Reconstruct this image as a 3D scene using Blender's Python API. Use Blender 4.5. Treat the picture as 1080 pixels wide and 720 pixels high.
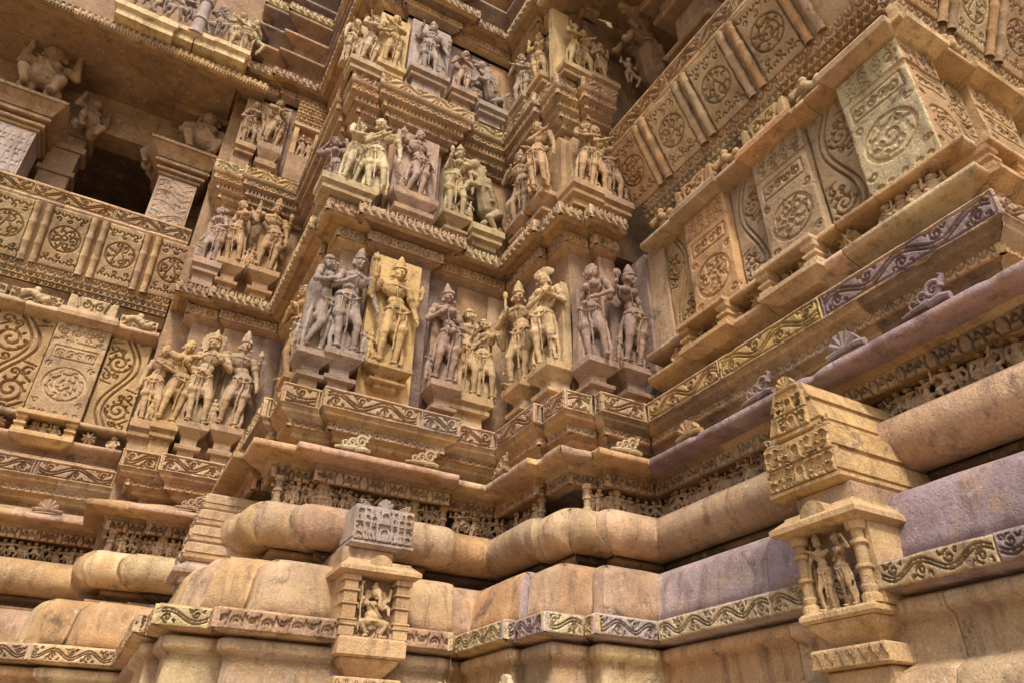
import bpy, math, random
import numpy as np
from mathutils import Vector, Matrix, noise

# ------------------------------------------------------------------ clear
for o in list(bpy.data.objects):
    bpy.data.objects.remove(o)
SC = bpy.context.scene
C = SC.collection
R = math.radians
random.seed(7)

# ------------------------------------------------------------------ camera
yaw, pitch, roll = R(28.65), R(31.866), R(0.9126)
F = Vector((math.sin(yaw)*math.cos(pitch), math.cos(yaw)*math.cos(pitch), math.sin(pitch)))
r0 = Vector((math.cos(yaw), -math.sin(yaw), 0)); u0 = r0.cross(F)
cr = r0*math.cos(roll)+u0*math.sin(roll); cu = -r0*math.sin(roll)+u0*math.cos(roll)
cam = bpy.data.objects.new('camera', bpy.data.cameras.new('camera'))
C.objects.link(cam)
cam.matrix_world = Matrix(((cr.x, cu.x, -F.x, 0), (cr.y, cu.y, -F.y, 0), (cr.z, cu.z, -F.z, 0), (0, 0, 0, 1)))
cam.data.sensor_width = 36; cam.data.lens = 761.03/1080*36
cam.data.clip_end = 3000; cam.data.clip_start = .05
SC.camera = cam

# ------------------------------------------------------------------ light
SUN_EL, SUN_AZ = 50, 203         # azimuth clockwise from +Y: the sun stands behind and left of the camera
w = bpy.data.worlds.new('World'); SC.world = w; w.use_nodes = True
nt = w.node_tree; bg = nt.nodes['Background']
sky = nt.nodes.new('ShaderNodeTexSky'); sky.sky_type = 'NISHITA'; sky.sun_disc = False
sky.sun_elevation = R(SUN_EL); sky.sun_rotation = R(SUN_AZ); sky.air_density = 1.0; sky.dust_density = 4.0
sky.ozone_density = .6
nt.links.new(sky.outputs[0], bg.inputs[0]); bg.inputs[1].default_value = .145
sl = bpy.data.lights.new('sun', 'SUN'); sl.energy = 2.3; sl.angle = R(9); sl.color = (1, .95, .87)
so = bpy.data.objects.new('sun', sl); C.objects.link(so)
sd = Vector((math.sin(R(SUN_AZ))*math.cos(R(SUN_EL)), math.cos(R(SUN_AZ))*math.cos(R(SUN_EL)), math.sin(R(SUN_EL))))
so.rotation_euler = sd.to_track_quat('Z', 'Y').to_euler()
so.location = sd*60
SC.view_settings.view_transform = 'Standard'; SC.view_settings.look = 'None'
SC.view_settings.exposure = .60; SC.view_settings.gamma = 1

# ------------------------------------------------------------------ materials
def stone_mat(name, use_attr=True, rough=.88, bump=1.0, grain=1.0):
    m = bpy.data.materials.new(name); m.use_nodes = True
    n = m.node_tree.nodes; l = m.node_tree.links
    b = n['Principled BSDF']; b.inputs['Roughness'].default_value = rough
    b.inputs['Specular IOR Level'].default_value = .25
    if use_attr:
        a = n.new('ShaderNodeVertexColor'); a.layer_name = 'tint'; col = a.outputs[0]
    else:
        a = n.new('ShaderNodeObjectInfo'); col = a.outputs['Color']
    g = n.new('ShaderNodeNewGeometry')
    def nz(scale, det=6, ro=.6, vec=None, dist=0):
        t = n.new('ShaderNodeTexNoise'); t.inputs['Scale'].default_value = scale
        t.inputs['Detail'].default_value = det; t.inputs['Roughness'].default_value = ro
        t.inputs['Distortion'].default_value = dist
        l.new(vec or g.outputs['Position'], t.inputs['Vector']); return t.outputs['Fac']
    def ramp(f, a0, a1, c0=(0, 0, 0, 1), c1=(1, 1, 1, 1)):
        t = n.new('ShaderNodeValToRGB'); t.color_ramp.elements[0].position = a0; t.color_ramp.elements[1].position = a1
        t.color_ramp.elements[0].color = c0; t.color_ramp.elements[1].color = c1
        l.new(f, t.inputs[0]); return t.outputs[0]
    def mix(f, a_, b_, mode='MIX'):
        t = n.new('ShaderNodeMix'); t.data_type = 'RGBA'; t.blend_type = mode
        for s, v in ((0, f), (6, a_), (7, b_)):
            if isinstance(v, (int, float)): t.inputs[s].default_value = v
            elif isinstance(v, tuple): t.inputs[s].default_value = v
            else: l.new(v, t.inputs[s])
        return t.outputs[2]
    # broad tone changes inside a block
    c = mix(1.0, col, ramp(nz(1.7, 5, .65), .3, .72, (.68, .64, .62, 1), (1.22, 1.22, 1.2, 1)), 'MULTIPLY')
    # ochre and rust patches of the sandstone
    c = mix(ramp(nz(2.9, 6, .7, dist=.6), .52, .72, (0, 0, 0, 1), (.6, .6, .6, 1)), c, (.43, .25, .09, 1))
    c = mix(ramp(nz(4.3, 6, .7), .58, .75, (0, 0, 0, 1), (.5, .5, .5, 1)), c, (.30, .185, .19, 1))
    # dark rain streaks: noise stretched along z
    mp = n.new('ShaderNodeMapping'); mp.inputs['Scale'].default_value = (5, 5, .9)
    l.new(g.outputs['Position'], mp.inputs['Vector'])
    c = mix(ramp(nz(1.2, 7, .7, mp.outputs[0]), .51, .68, (0, 0, 0, 1), (.70, .70, .70, 1)), c, (.13, .08, .048, 1))
    c = mix(ramp(nz(2.2, 9, .78, dist=.4), .575, .66, (0, 0, 0, 1), (.72, .72, .72, 1)), c, (.085, .06, .045, 1))
    c = mix(ramp(nz(5.5, 9, .8, dist=.2), .585, .66, (0, 0, 0, 1), (.45, .45, .45, 1)), c, (.60, .54, .45, 1))
    # lichen and pale lime bloom
    c = mix(ramp(nz(7, 8, .75, dist=.3), .60, .74, (0, 0, 0, 1), (.45, .45, .45, 1)), c, (.58, .47, .33, 1))
    # grain
    c = mix(1.0, c, ramp(nz(48*grain, 4, .7), .28, .75, (.72, .71, .70, 1), (1.2, 1.2, 1.2, 1)), 'MULTIPLY')
    # worn pale arrises
    pt = ramp(g.outputs['Pointiness'], .50, .57, (1, 1, 1, 1), (1.30, 1.29, 1.27, 1))
    c = mix(.8, c, pt, 'MULTIPLY')
    l.new(c, b.inputs['Base Color'])
    b1 = n.new('ShaderNodeBump'); b1.inputs['Strength'].default_value = .8*bump; b1.inputs['Distance'].default_value = .035
    l.new(nz(9, 8, .68), b1.inputs['Height'])
    b2 = n.new('ShaderNodeBump'); b2.inputs['Strength'].default_value = .7*bump; b2.inputs['Distance'].default_value = .010
    l.new(nz(55*grain, 5, .7), b2.inputs['Height']); l.new(b1.outputs[0], b2.inputs['Normal'])
    v = n.new('ShaderNodeTexVoronoi'); v.inputs['Scale'].default_value = 30*grain
    l.new(g.outputs['Position'], v.inputs['Vector'])
    b3 = n.new('ShaderNodeBump'); b3.inputs['Strength'].default_value = .5*bump; b3.inputs['Distance'].default_value = .008
    l.new(ramp(v.outputs['Distance'], .05, .3), b3.inputs['Height']); l.new(b2.outputs[0], b3.inputs['Normal'])
    l.new(b3.outputs[0], b.inputs['Normal'])
    return m
STONE = stone_mat('carved_sandstone')
STAT = stone_mat('statue_sandstone', use_attr=False, bump=.6)

# ------------------------------------------------------------------ tints (base colours of the stone blocks; dark also paints the room's shade)
T = dict(ochre=(.46, .28, .115), tan=(.44, .292, .162), buff=(.50, .355, .18), pink=(.40, .255, .155), mauve=(.255, .175, .15),
         purple=(.30, .212, .215), cream=(.57, .46, .26), brown=(.26, .16, .085), grey=(.35, .29, .235), rust=(.38, .215, .10),
         yellow=(.53, .37, .12), dark=(.11, .07, .045), olive=(.43, .36, .18), lilac=(.36, .275, .255))
for _k in T:
    _l = sum(T[_k])/3; T[_k] = tuple(_l+(c-_l)*.86 for c in T[_k])
def pick(names, rng):
    c = T[rng.choice(names)]; k = rng.uniform(.86, 1.12)
    return tuple(min(.8, v*k*rng.uniform(.96, 1.04)) for v in c)

# ------------------------------------------------------------------ mesh helpers
def link(name, me, mat, parent=None):
    o = bpy.data.objects.new(name, me); C.objects.link(o)
    if mat: me.materials.append(mat)
    if parent is not None: o.parent = parent
    return o
def set_tint(me, tint):
    a = me.color_attributes.new('tint', 'FLOAT_COLOR', 'POINT')
    n = len(me.vertices)
    if isinstance(tint, tuple): arr = np.tile(np.array([*tint, 1.0]), (n, 1))
    else: arr = np.concatenate([np.array(tint), np.ones((n, 1))], 1)
    a.data.foreach_set('color', arr.astype(np.float32).ravel())
def np_mesh(name, V, Q, tint=None, smooth=True):
    me = bpy.data.meshes.new(name)
    V = np.asarray(V, np.float32); Q = np.asarray(Q, np.int32)
    k = Q.shape[1]
    me.vertices.add(len(V)); me.vertices.foreach_set('co', V.ravel())
    me.loops.add(Q.size); me.loops.foreach_set('vertex_index', Q.ravel())
    me.polygons.add(len(Q)); me.polygons.foreach_set('loop_start', np.arange(0, Q.size, k, dtype=np.int32))
    me.update(calc_edges=True); me.validate()
    if smooth: me.shade_smooth()
    if tint is not None: set_tint(me, tint)
    return me
def py_mesh(name, V, Fc, tint=None, smooth=False):
    me = bpy.data.meshes.new(name); me.from_pydata([tuple(v) for v in V], [], Fc); me.update()
    if smooth: me.shade_smooth()
    if tint is not None: set_tint(me, tint)
    return me
def empty(name, loc, label, cat, group=None, rz=0, kind=None):
    o = bpy.data.objects.new(name, None); C.objects.link(o); o.location = loc; o.rotation_euler = (0, 0, rz)
    o.empty_display_size = .1
    o['label'] = label; o['category'] = cat
    if group: o['group'] = group
    if kind: o['kind'] = kind
    return o
def nzp(v, s=1.0): return noise.noise(Vector(v)*s)

class MB:                                   # several solids collected into ONE mesh
    def __init__(s): s.V = []; s.F = []; s.T = []
    def add(s, V, Fc, tint=(.46, .3, .16)):
        n = len(s.V); s.V += [tuple(v) for v in V]; s.F += [tuple(i+n for i in f) for f in Fc]; s.T += [tint]*len(V)
    def build(s, name, parent=None, mat=None, smooth=False, wob=.004):
        V = s.V
        if wob:
            V = [tuple(Vector(v)+Vector(noise.noise_vector(Vector(v)*3.1))*wob) for v in V]
        me = py_mesh(name, V, s.F, s.T, smooth); return link(name, me, mat or STONE, parent)

class Fr:                                   # a wall frame: s along the wall, p out of it, z up
    def __init__(s, O, ax): s.O = O; s.ax = ax; s.U, s.N = ((1, 0), (0, -1)) if ax == 'x' else ((0, -1), (-1, 0))
    def pt(f, s, p, z): return (f.O[0]+f.U[0]*s+f.N[0]*p, f.O[1]+f.U[1]*s+f.N[1]*p, z)
    def rz(f): return 0 if f.ax == 'x' else -math.pi/2

def bevbox(mb, fr, s0, s1, p0, p1, z0, z1, tint, b=.012):
    """bevelled box in frame coordinates"""
    b = min(b, (s1-s0)*.3, (z1-z0)*.3, (p1-p0)*.3)
    V = []; 
    rings = [(z0, b), (z0+b, 0), (z1-b, 0), (z1, b)]
    for z, i in rings:
        for (s, p) in ((s0+i, p0+i), (s1-i, p0+i), (s1-i, p1-i), (s0+i, p1-i)):
            V.append(fr.pt(s, p, z))
    Fc = [(0, 3, 2, 1)[::-1], (12, 13, 14, 15)[::-1]]
    for r in range(3):
        for k in range(4):
            a = r*4+k; bb = r*4+(k+1) % 4; Fc.append((a, a+4, bb+4, bb))
    mb.add(V, Fc, tint)
def rect_loft(mb, fr, sc, levels, tint, pb=-.45):
    """levels: (z, halfwidth, front p); back stays at pb; stacked into one closed solid"""
    V = []; Fc = []
    for z, hw, pf in levels:
        V += [fr.pt(sc-hw, pb, z), fr.pt(sc+hw, pb, z), fr.pt(sc+hw, pf, z), fr.pt(sc-hw, pf, z)]
    n = len(levels)
    Fc.append((0, 1, 2, 3)); Fc.append(tuple(4*(n-1)+i for i in (3, 2, 1, 0)))
    for r in range(n-1):
        for k in range(4):
            a = r*4+k; b_ = r*4+(k+1) % 4; Fc.append((a, a+4, b_+4, b_))
    mb.add(V, Fc, tint)
def lathe(mb, center, prof, tint, n=14, flat=1):
    V = []; Fc = []
    for z, r in prof:
        for k in range(n):
            a = 2*math.pi*k/n; V.append((center[0]+r*math.cos(a), center[1]+r*math.sin(a)*flat, center[2]+z))
    m = len(prof)
    for i in range(m-1):
        for k in range(n): Fc.append((i*n+k, i*n+(k+1) % n, (i+1)*n+(k+1) % n, (i+1)*n+k))
    Fc.append(tuple(range(n))[::-1]); Fc.append(tuple((m-1)*n+k for k in range(n)))
    mb.add(V, Fc, tint)

# ------------------------------------------------------------------ swept courses along the stepped plan
def offx(nx, p): return p if (nx < 0 or p < 0) else -.4*p
class Plan:
    def __init__(s, V):
        s.V = V; s.n = len(V)-1; s.d = []; 
        for a, b in zip(V, V[1:]):
            dx, dy = b[0]-a[0], b[1]-a[1]
            s.d.append((0 if abs(dx) < 1e-6 else (1 if dx > 0 else -1), 0 if abs(dy) < 1e-6 else (1 if dy > 0 else -1)))
    def line(s, i, p):                       # constant coordinate of segment i at offset p
        d = s.d[i]
        if d[0]: return s.V[i][1] - p
        nx = -1 if d[1] < 0 else 1
        return s.V[i][0] + nx*offx(nx, p)
    def vert(s, k, p):
        if k == 0:
            return (s.V[0][0], s.line(0, p)) if s.d[0][0] else (s.line(0, p), s.V[0][1])
        if k == s.n:
            i = s.n-1
            return (s.V[k][0], s.line(i, p)) if s.d[i][0] else (s.line(i, p), s.V[k][1])
        a, b = k-1, k
        if s.d[a][0]: return (s.line(b, p), s.line(a, p))
        return (s.line(a, p), s.line(b, p))
    def convex(s, k):
        if k <= 0 or k >= s.n: return False
        a, b = s.d[k-1], s.d[k]
        return a[0]*b[1]-a[1]*b[0] > 0
    def seg_frame(s, i, p=0):                # frame whose s runs from start to end of the segment at offset p
        a = s.vert(i, p); b = s.vert(i+1, p)
        d = s.d[i]; L = abs(b[0]-a[0])+abs(b[1]-a[1])
        return a, b, L
def course(name, plan, prof, tints, parent, blk=(.6, 1.25), pillow=0, inset=.012, wob=.005, seed=0, segs=None, smooth=False, tintf=None, step=.22, chip=0, longwall=False):
    rng = random.Random(seed*77+len(prof))
    V = []; Q = []; TT = []
    pm = sum(p for p, z in prof)/len(prof)
    np_ = len(prof)
    for i in (segs if segs is not None else range(plan.n)):
        a, b, L = plan.seg_frame(i, pm)
        if (b[0]-a[0])*plan.d[i][0]+(b[1]-a[1])*plan.d[i][1] < .02: continue
        dx = plan.d[i]; c0 = a[0]*dx[0]+a[1]*dx[1]; c1 = b[0]*dx[0]+b[1]*dx[1]
        cuts = [c0]; bk = blk if not (longwall and i == 19) else (1.55, 2.3)
        while c1-cuts[-1] > bk[1]*1.3: cuts.append(cuts[-1]+rng.uniform(*bk))
        cuts.append(c1)
        nb = len(cuts)-1
        def adj(k_): 
            if k_ < 0 or k_ >= plan.n: return 9
            A_, B_, L_ = plan.seg_frame(k_, pm); return max(.02, L_)
        aA, aB = adj(i-1), adj(i+1)
        cA, cB = plan.convex(i), plan.convex(i+1)
        for k in range(nb):
            u0_, u1_ = cuts[k], cuts[k+1]
            first, last = k == 0, k == nb-1
            rings = []
            nn = max(1, int((u1_-u0_)/step))
            if not first: rings.append((u0_, inset))
            else: rings.append((-1e9, inset if not cA else 0))
            e = .01
            for q in range(nn+1):
                u = u0_+e+(u1_-u0_-2*e)*q/nn
                rings.append((u, 0))
            pil = min(pillow, (u1_-u0_)*.48)
            if pillow:
                rr = [rings[0]]
                for (u, _) in [(u0_+pil*f, 0) for f in (.04, .15, .35, .65, 1)]+[x for x in rings[1:] if u0_+pil < x[0] < u1_-pil]+[(u1_-pil*f, 0) for f in (1, .65, .35, .15, .04)]:
                    rr.append((u, 0))
                rings = rr
            if not last: rings.append((u1_, inset))
            else: rings.append((1e9, inset if not cB else 0))
            tint = tintf(i, (u0_+u1_)/2, rng) if tintf else pick(tints, rng)
            base = len(V)
            for (u, ins) in rings:
                uu = min(max(u, u0_), u1_)
                pull = ins
                if pillow:
                    for (dd, cvx, isend, ad) in ((uu-u0_, cA, first, aA), (u1_-uu, cB, last, aB)):
                        x = min(1, max(0, dd/pil))
                        amt = min(pillow*.8, .44*ad, .44*L) if (isend and cvx) else (min(.016, pil*.16) if not isend else 0)
                        pull += amt*(1-math.sqrt(max(0, 1-(1-x)**2)))
                for (p, z) in prof:
                    pp = p-pull
                    if chip and p > pm:
                        cn = noise.noise(Vector((uu*4.3, z*3.0+seed*7.7, i*3.1)))+.5*noise.noise(Vector((uu*13, z*5+seed, i*1.7)))
                        pp -= chip*max(0, min(1, (cn-.42)*4))
                    A = plan.vert(i, pp); B = plan.vert(i+1, pp)
                    ca = A[0]*dx[0]+A[1]*dx[1]; cb = B[0]*dx[0]+B[1]*dx[1]
                    cc = min(max(u, ca), cb) if cb > ca else (ca+cb)/2
                    ln = plan.line(i, pp)
                    pos = Vector((cc*dx[0], ln, z)) if dx[0] else Vector((ln, cc*dx[1], z))
                    if wob and -1e8 < u < 1e8:
                        nv = noise.noise(pos*2.3+Vector((seed, 0, 0)))*wob+noise.noise(pos*9)*wob*.5
                        if dx[0]: pos.y += nv
                        else: pos.x += nv
                        pos.z += noise.noise(pos*4+Vector((5, 5, seed)))*wob*.6
                    V.append(pos); TT.append(tint)
            for r_ in range(len(rings)-1):
                for j in range(np_-1):
                    q0 = base+r_*np_+j; Q.append((q0, q0+np_, q0+np_+1, q0+1))
    me = np_mesh(name, [tuple(v) for v in V], Q, TT, smooth=smooth)
    return link(name, me, STONE, parent)

# ------------------------------------------------------------------ relief patterns (groove masks on a raster)
def stroke(G, res, pts, wd):
    H, W = G.shape; pts = np.asarray(pts)
    for a, b in zip(pts[:-1], pts[1:]):
        x0 = int(max(0, (min(a[0], b[0])-wd*1.6)/res)); x1 = int(min(W, (max(a[0], b[0])+wd*1.6)/res+2))
        y0 = int(max(0, (min(a[1], b[1])-wd*1.6)/res)); y1 = int(min(H, (max(a[1], b[1])+wd*1.6)/res+2))
        if x1 <= x0 or y1 <= y0: continue
        X, Y = np.meshgrid((np.arange(x0, x1)+.5)*res, (np.arange(y0, y1)+.5)*res)
        d = np.array(b)-a; L2 = max(1e-9, d@d); t = np.clip(((X-a[0])*d[0]+(Y-a[1])*d[1])/L2, 0, 1)
        dist = np.hypot(X-a[0]-t*d[0], Y-a[1]-t*d[1])
        g = np.clip((1.12-dist/wd)*2.6, 0, 1)
        G[y0:y1, x0:x1] = np.maximum(G[y0:y1, x0:x1], g)
def spiral(cx, cy, r1, r0, a0, turns, n=26, sgn=1):
    return [(cx+(r1+(r0-r1)*k/n)*math.cos(a0+sgn*turns*2*math.pi*k/n), cy+(r1+(r0-r1)*k/n)*math.sin(a0+sgn*turns*2*math.pi*k/n)) for k in range(n+1)]
def circle(cx, cy, r, n=36): return [(cx+r*math.cos(2*math.pi*k/n), cy+r*math.sin(2*math.pi*k/n)) for k in range(n+1)]
def p_scroll(w, h, res, rng, gw=None, lam=None):
    W, H = max(4, int(w/res)), max(4, int(h/res)); G = np.zeros((H, W))
    gw = gw or max(.010, h*.040); lam = lam or h*2.5
    nlam = max(.5, round(w/lam*2)/2); lam = w/nlam; ph = rng.choice((0, math.pi))
    A = h*.24
    xs = np.linspace(0, w, int(w/res/2)+8)
    for off in (-h*.075, h*.075):
        stroke(G, res, [(x, h/2+off+A*math.sin(2*math.pi*x/lam+ph)) for x in xs], gw)
    k = 0; x = lam/4
    while x < w+lam*.2:
        up = math.sin(2*math.pi*x/lam+ph) > 0; s = -1 if up else 1
        cy = h/2+s*h*.13; r = h*.25
        stroke(G, res, spiral(x, cy, r, r*.15, s*math.pi*.5, 1.35, sgn=s*(1 if k % 2 else 1)), gw)
        stroke(G, res, spiral(x, cy, r*.62, r*.3, s*math.pi*1.2, .6, 12, sgn=s), gw*.8)
        for q in (-1, 1):
            stroke(G, res, spiral(x+q*r*1.25, cy+s*h*.14, h*.10, h*.03, rng.uniform(0, 6), .6, 8), gw*.8)
            stroke(G, res, [(x+q*r*1.7, cy+s*h*.30), (x+q*r*1.35, cy+s*h*.1)], gw*.8)
        x += lam/2; k += 1
    return G
def frame_groove(G, res, m, gw):
    H, W = G.shape; w, h = W*res, H*res
    stroke(G, res, [(m, m), (w-m, m), (w-m, h-m), (m, h-m), (m, m)], gw)
def mask_margin(G, res, m):
    H, W = G.shape; k = int(m/res)
    if k > 0: G[:k] = 0; G[-k:] = 0; G[:, :k] = 0; G[:, -k:] = 0
def p_frieze(w, h, res, rng):
    G = p_scroll(w, h, res, rng); mask_margin(G, res, h*.16); frame_groove(G, res, h*.11, max(.008, h*.035)); return G
def p_open(w, h, res, rng):
    G = p_scroll(w, h, res, rng, gw=h*.05); mask_margin(G, res, h*.10); return G
def p_curl(w, h, res, rng):                 # chunky half moons and hooks of the plinth band
    W, H = max(4, int(w/res)), max(4, int(h/res)); G = np.zeros((H, W)); n = max(1, round(w/(h*.85)))
    for k in range(n):
        cx = (k+.5)*w/n; s = 1 if k % 2 else -1; cy = h/2-s*h*.16
        a0 = 0 if s > 0 else math.pi
        stroke(G, res, spiral(cx, cy, h*.30, h*.26, a0, .5, 12), h*.065)
        stroke(G, res, spiral(cx, cy, h*.10, h*.12, a0+.3, .4, 8), h*.05)
        stroke(G, res, [(cx+w/n*.42, h*.2), (cx+w/n*.52, h*.8)], h*.045)
    mask_margin(G, res, h*.12); return G
def p_low(w, h, res, rng):
    if w > 1.5 and rng.random() < .5: return p_curl(w, h, res, rng)
    G = p_scroll(w, h, res, rng, gw=h*.036, lam=h*2.3); mask_margin(G, res, h*.11); return G
def p_medal(w, h, res, rng, cy=.36, rr=.36, top=True):
    W, H = int(w/res), int(h/res); G = np.zeros((H, W)); gw = max(.011, w*.019)
    c = (w/2, h*cy); r = w*rr
    stroke(G, res, circle(*c, r), gw*1.15)
    I = np.zeros_like(G); sty = rng.randrange(3)
    if sty == 1:
        for e in (-1, 1): stroke(I, res, [(c[0]+e*r*.25*math.cos(t*3)+e*r*.18, c[1]-r*.85+r*1.7*t) for t in np.linspace(0, 1, 16)], gw)
    if sty == 2:
        stroke(I, res, spiral(c[0], c[1], r*.75, r*.1, rng.uniform(0, 6), 1.9, 40, rng.choice((-1, 1))), gw)
    for q in range(7):
        a = q*6.283/6+rng.uniform(-.3, .3); d = r*(.52 if q else 0)
        if sty and q % 2 == 0: continue
        stroke(I, res, spiral(c[0]+d*math.cos(a), c[1]+d*math.sin(a), r*.36, r*.06, rng.uniform(0, 6), rng.uniform(.8, 1.2), 16, rng.choice((-1, 1))), gw*.95)
    for q in range(8):
        a = q*6.283/8+.3; stroke(I, res, spiral(c[0]+r*.7*math.cos(a), c[1]+r*.7*math.sin(a), r*.17, r*.05, a, .5, 6), gw*.9)
    X, Y = np.meshgrid((np.arange(W)+.5)*res, (np.arange(H)+.5)*res)
    I[np.hypot(X-c[0], Y-c[1]) > r*.9] = 0
    G = np.maximum(G, I)
    if top:
        stroke(G, res, [(w*.02, h*.79), (w*.98, h*.79)], gw*2.2); stroke(G, res, [(w*.02, h*.765), (w*.98, h*.765)], gw*.8)
        for q in (.17, .39, .61, .83):
            stroke(G, res, spiral(w*q, h*.90, w*.105, w*.025, rng.uniform(0, 6), 1.4, 18, rng.choice((-1, 1))), gw*.9)
            for e in (-1, 1): stroke(G, res, spiral(w*(q+.03), h*(.90+.065*e), w*.05, w*.02, rng.uniform(0, 6), .8, 8), gw*.8)
        stroke(G, res, [(w*.12, h*.74), (w*.88, h*.74), (w*.88, h*.62), (w*.12, h*.62), (w*.12, h*.74)], gw*.8)
        for q in (.24, .41, .58, .75):
            stroke(G, res, spiral(w*q, h*.68, w*.085, w*.02, rng.uniform(0, 6), 1.3, 14, rng.choice((-1, 1))), gw*.85)
        for e in (-1, 1):
            for y in (.17, .54): stroke(G, res, spiral(w*(.5+e*.38), h*y, w*.07, w*.02, rng.uniform(0, 6), 1.0, 10), gw*.8)
        for q in (.15, .3, .5, .7, .85):
            if rng.random() < .25: continue
            stroke(G, res, spiral(w*q, h*.07, w*.05, w*.02, rng.uniform(0, 6), .6, 6), gw*.8)
    else:
        for yy, s in ((h*.93, -1), (h*.07, 1)):
            for q in range(5):
                x = w*(.12+.19*q); stroke(G, res, spiral(x, yy+s*h*.03, w*.085, w*.03, s*1.57-1.57, .55, 8), gw*.9)
        for yy in (h*.81, h*.19):
            for q in (.18, .82, .5):
                stroke(G, res, spiral(w*q, yy, w*.08, w*.02, rng.uniform(0, 6), .8, 8), gw*.9)
    mask_margin(G, res, w*.03); return G
def p_vine(w, h, res, rng):
    W, H = int(w/res), int(h/res); G = np.zeros((H, W)); gw = max(.012, w*.024); ph = rng.choice((0, math.pi))
    lam = h/1.05; ys = np.linspace(0, h, 60)
    for off in (-w*.07, w*.07):
        stroke(G, res, [(w/2+off+w*.26*math.sin(2*math.pi*y/lam+ph), y) for y in ys], gw)
    for k in range(3):
        y = lam*(.25+.5*k); s = -1 if math.sin(2*math.pi*y/lam+ph) > 0 else 1
        cx = w/2+s*w*.15
        stroke(G, res, spiral(cx, y, w*.28, w*.04, 0 if s < 0 else math.pi, 1.7, 34, s), gw)
        stroke(G, res, spiral(cx, y, w*.19, w*.05, 1.5, .8, 16, s), gw*.8)
        for q in range(9):
            a_ = q*.7; stroke(G, res, spiral(cx+w*.235*math.cos(a_), y+w*.235*math.sin(a_), w*.032, w*.012, a_, .55, 5), gw*.7)
        for q in (-1, 1):
            stroke(G, res, spiral(cx-s*w*.02, y+q*w*.37, w*.09, w*.02, rng.uniform(0, 6), 1.1, 10), gw*.8)
            stroke(G, res, spiral(cx+s*w*.17, y+q*w*.42, w*.11, w*.03, rng.uniform(0, 6), .9, 10), gw*.8)
            stroke(G, res, [(cx+s*w*.28, y+q*w*.22), (cx+s*w*.10, y+q*w*.36)], gw*.8)
            stroke(G, res, [(cx+s*w*.30, y+q*w*.56), (cx+s*w*.05, y+q*w*.62)], gw*.7)
    mask_margin(G, res, w*.05); return G
def p_lattice(w, h, res, rng):
    W, H = int(w/res), int(h/res); X, Y = np.meshgrid((np.arange(W)+.5)*res, (np.arange(H)+.5)*res)
    a = h*.5; G = np.zeros((H, W))
    for r_ in range(2):
        cx = (X+(a*.5 if r_ else 0)) % a-a/2; cy = Y-h*(.27+.46*r_)
        d = np.hypot(cx, cy)
        G = np.maximum(G, np.clip(1.4-np.abs(d-a*.30)/(a*.09), 0, 1)); G = np.maximum(G, np.clip(1.4-d/(a*.10), 0, 1))
        dx = a/2-np.abs(cx); G = np.maximum(G, np.clip(1.5-np.hypot(dx, cy-a*.25)/(a*.12), 0, 1))
    mask_margin(G, res, h*.05); return G
def p_leaf(w, h, res, rng):
    W, H = int(w/res), int(h/res); X, Y = np.meshgrid((np.arange(W)+.5)*res, (np.arange(H)+.5)*res)
    a = h*1.0; x = (X % a)/a-.5; y = Y/h
    e = np.abs(np.hypot(x, (y-.95)*.75)-.42); G = np.clip(1.3-e/.07, 0, 1)
    G = np.maximum(G, np.clip(1.2-np.hypot(x/.09, (y-.7)/.2), 0, 1)); G = np.maximum(G, np.clip(1.1-np.hypot((np.abs(x)-.5)/.13, (y-.2)/.28), 0, 1))
    return G
def p_bead(w, h, res, rng):                 # row of balls in loops
    W, H = int(w/res), int(h/res); X, Y = np.meshgrid((np.arange(W)+.5)*res, (np.arange(H)+.5)*res)
    a = h*.62; x = (X % a)-a/2; y = Y-h*.66
    G = np.ones((H, W))
    G = np.where(np.hypot(x, y) < a*.30, 0, G)
    t = ((X+Y*.9) % (a))/a; G = np.where((Y < h*.40) & (np.abs(t-.5) < .24), 0, G)
    G = np.where((np.abs(Y-h*.42) < h*.045) | (Y > h*.90) | (Y < h*.07), 0, G)
    G = np.where((Y > h*.46) & (np.abs(np.abs(x)-a*.5) < a*.07), 0, G); return G
def p_roundel(w, h, res, rng):
    W, H = int(w/res), int(h/res); X, Y = np.meshgrid((np.arange(W)+.5)*res, (np.arange(H)+.5)*res)
    n = max(1, round(w/(h*1.25))); a = w/n; x = (X % a)-a/2; y = Y-h/2; d = np.hypot(x, y)
    G = np.clip(1.35-np.abs(d-h*.29)/(h*.08), 0, 1); G = np.maximum(G, np.clip(1.3-d/(h*.09), 0, 1))
    G = np.maximum(G, np.clip(1.35-np.hypot(np.abs(x)-a/2, np.abs(y)-h*.2)/(h*.13), 0, 1)); mask_margin(G, res, h*.1); return G
def p_dentil(w, h, res, rng):
    W, H = int(w/res), int(h/res); X, Y = np.meshgrid((np.arange(W)+.5)*res, (np.arange(H)+.5)*res)
    a = h*.52; x = (X % a)/a; G = np.where((x < .42) & (Y > h*.42) & (Y < h*.88), 1., 0.); x2 = ((X+a*.3) % (a*.55))/(a*.55)
    return np.where((x2 < .4) & (Y < h*.28) & (Y > h*.07), 1., G)
def p_saw(w, h, res, rng):
    W, H = int(w/res), int(h/res); X, Y = np.meshgrid((np.arange(W)+.5)*res, (np.arange(H)+.5)*res)
    a = h*.75; x = np.abs((X % a)/a-.5)*2; G = np.where((Y > h*.12) & (Y < h*.12+(1-x)*h*.7), 1., 0.); mask_margin(G, res, h*.08); return G
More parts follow.
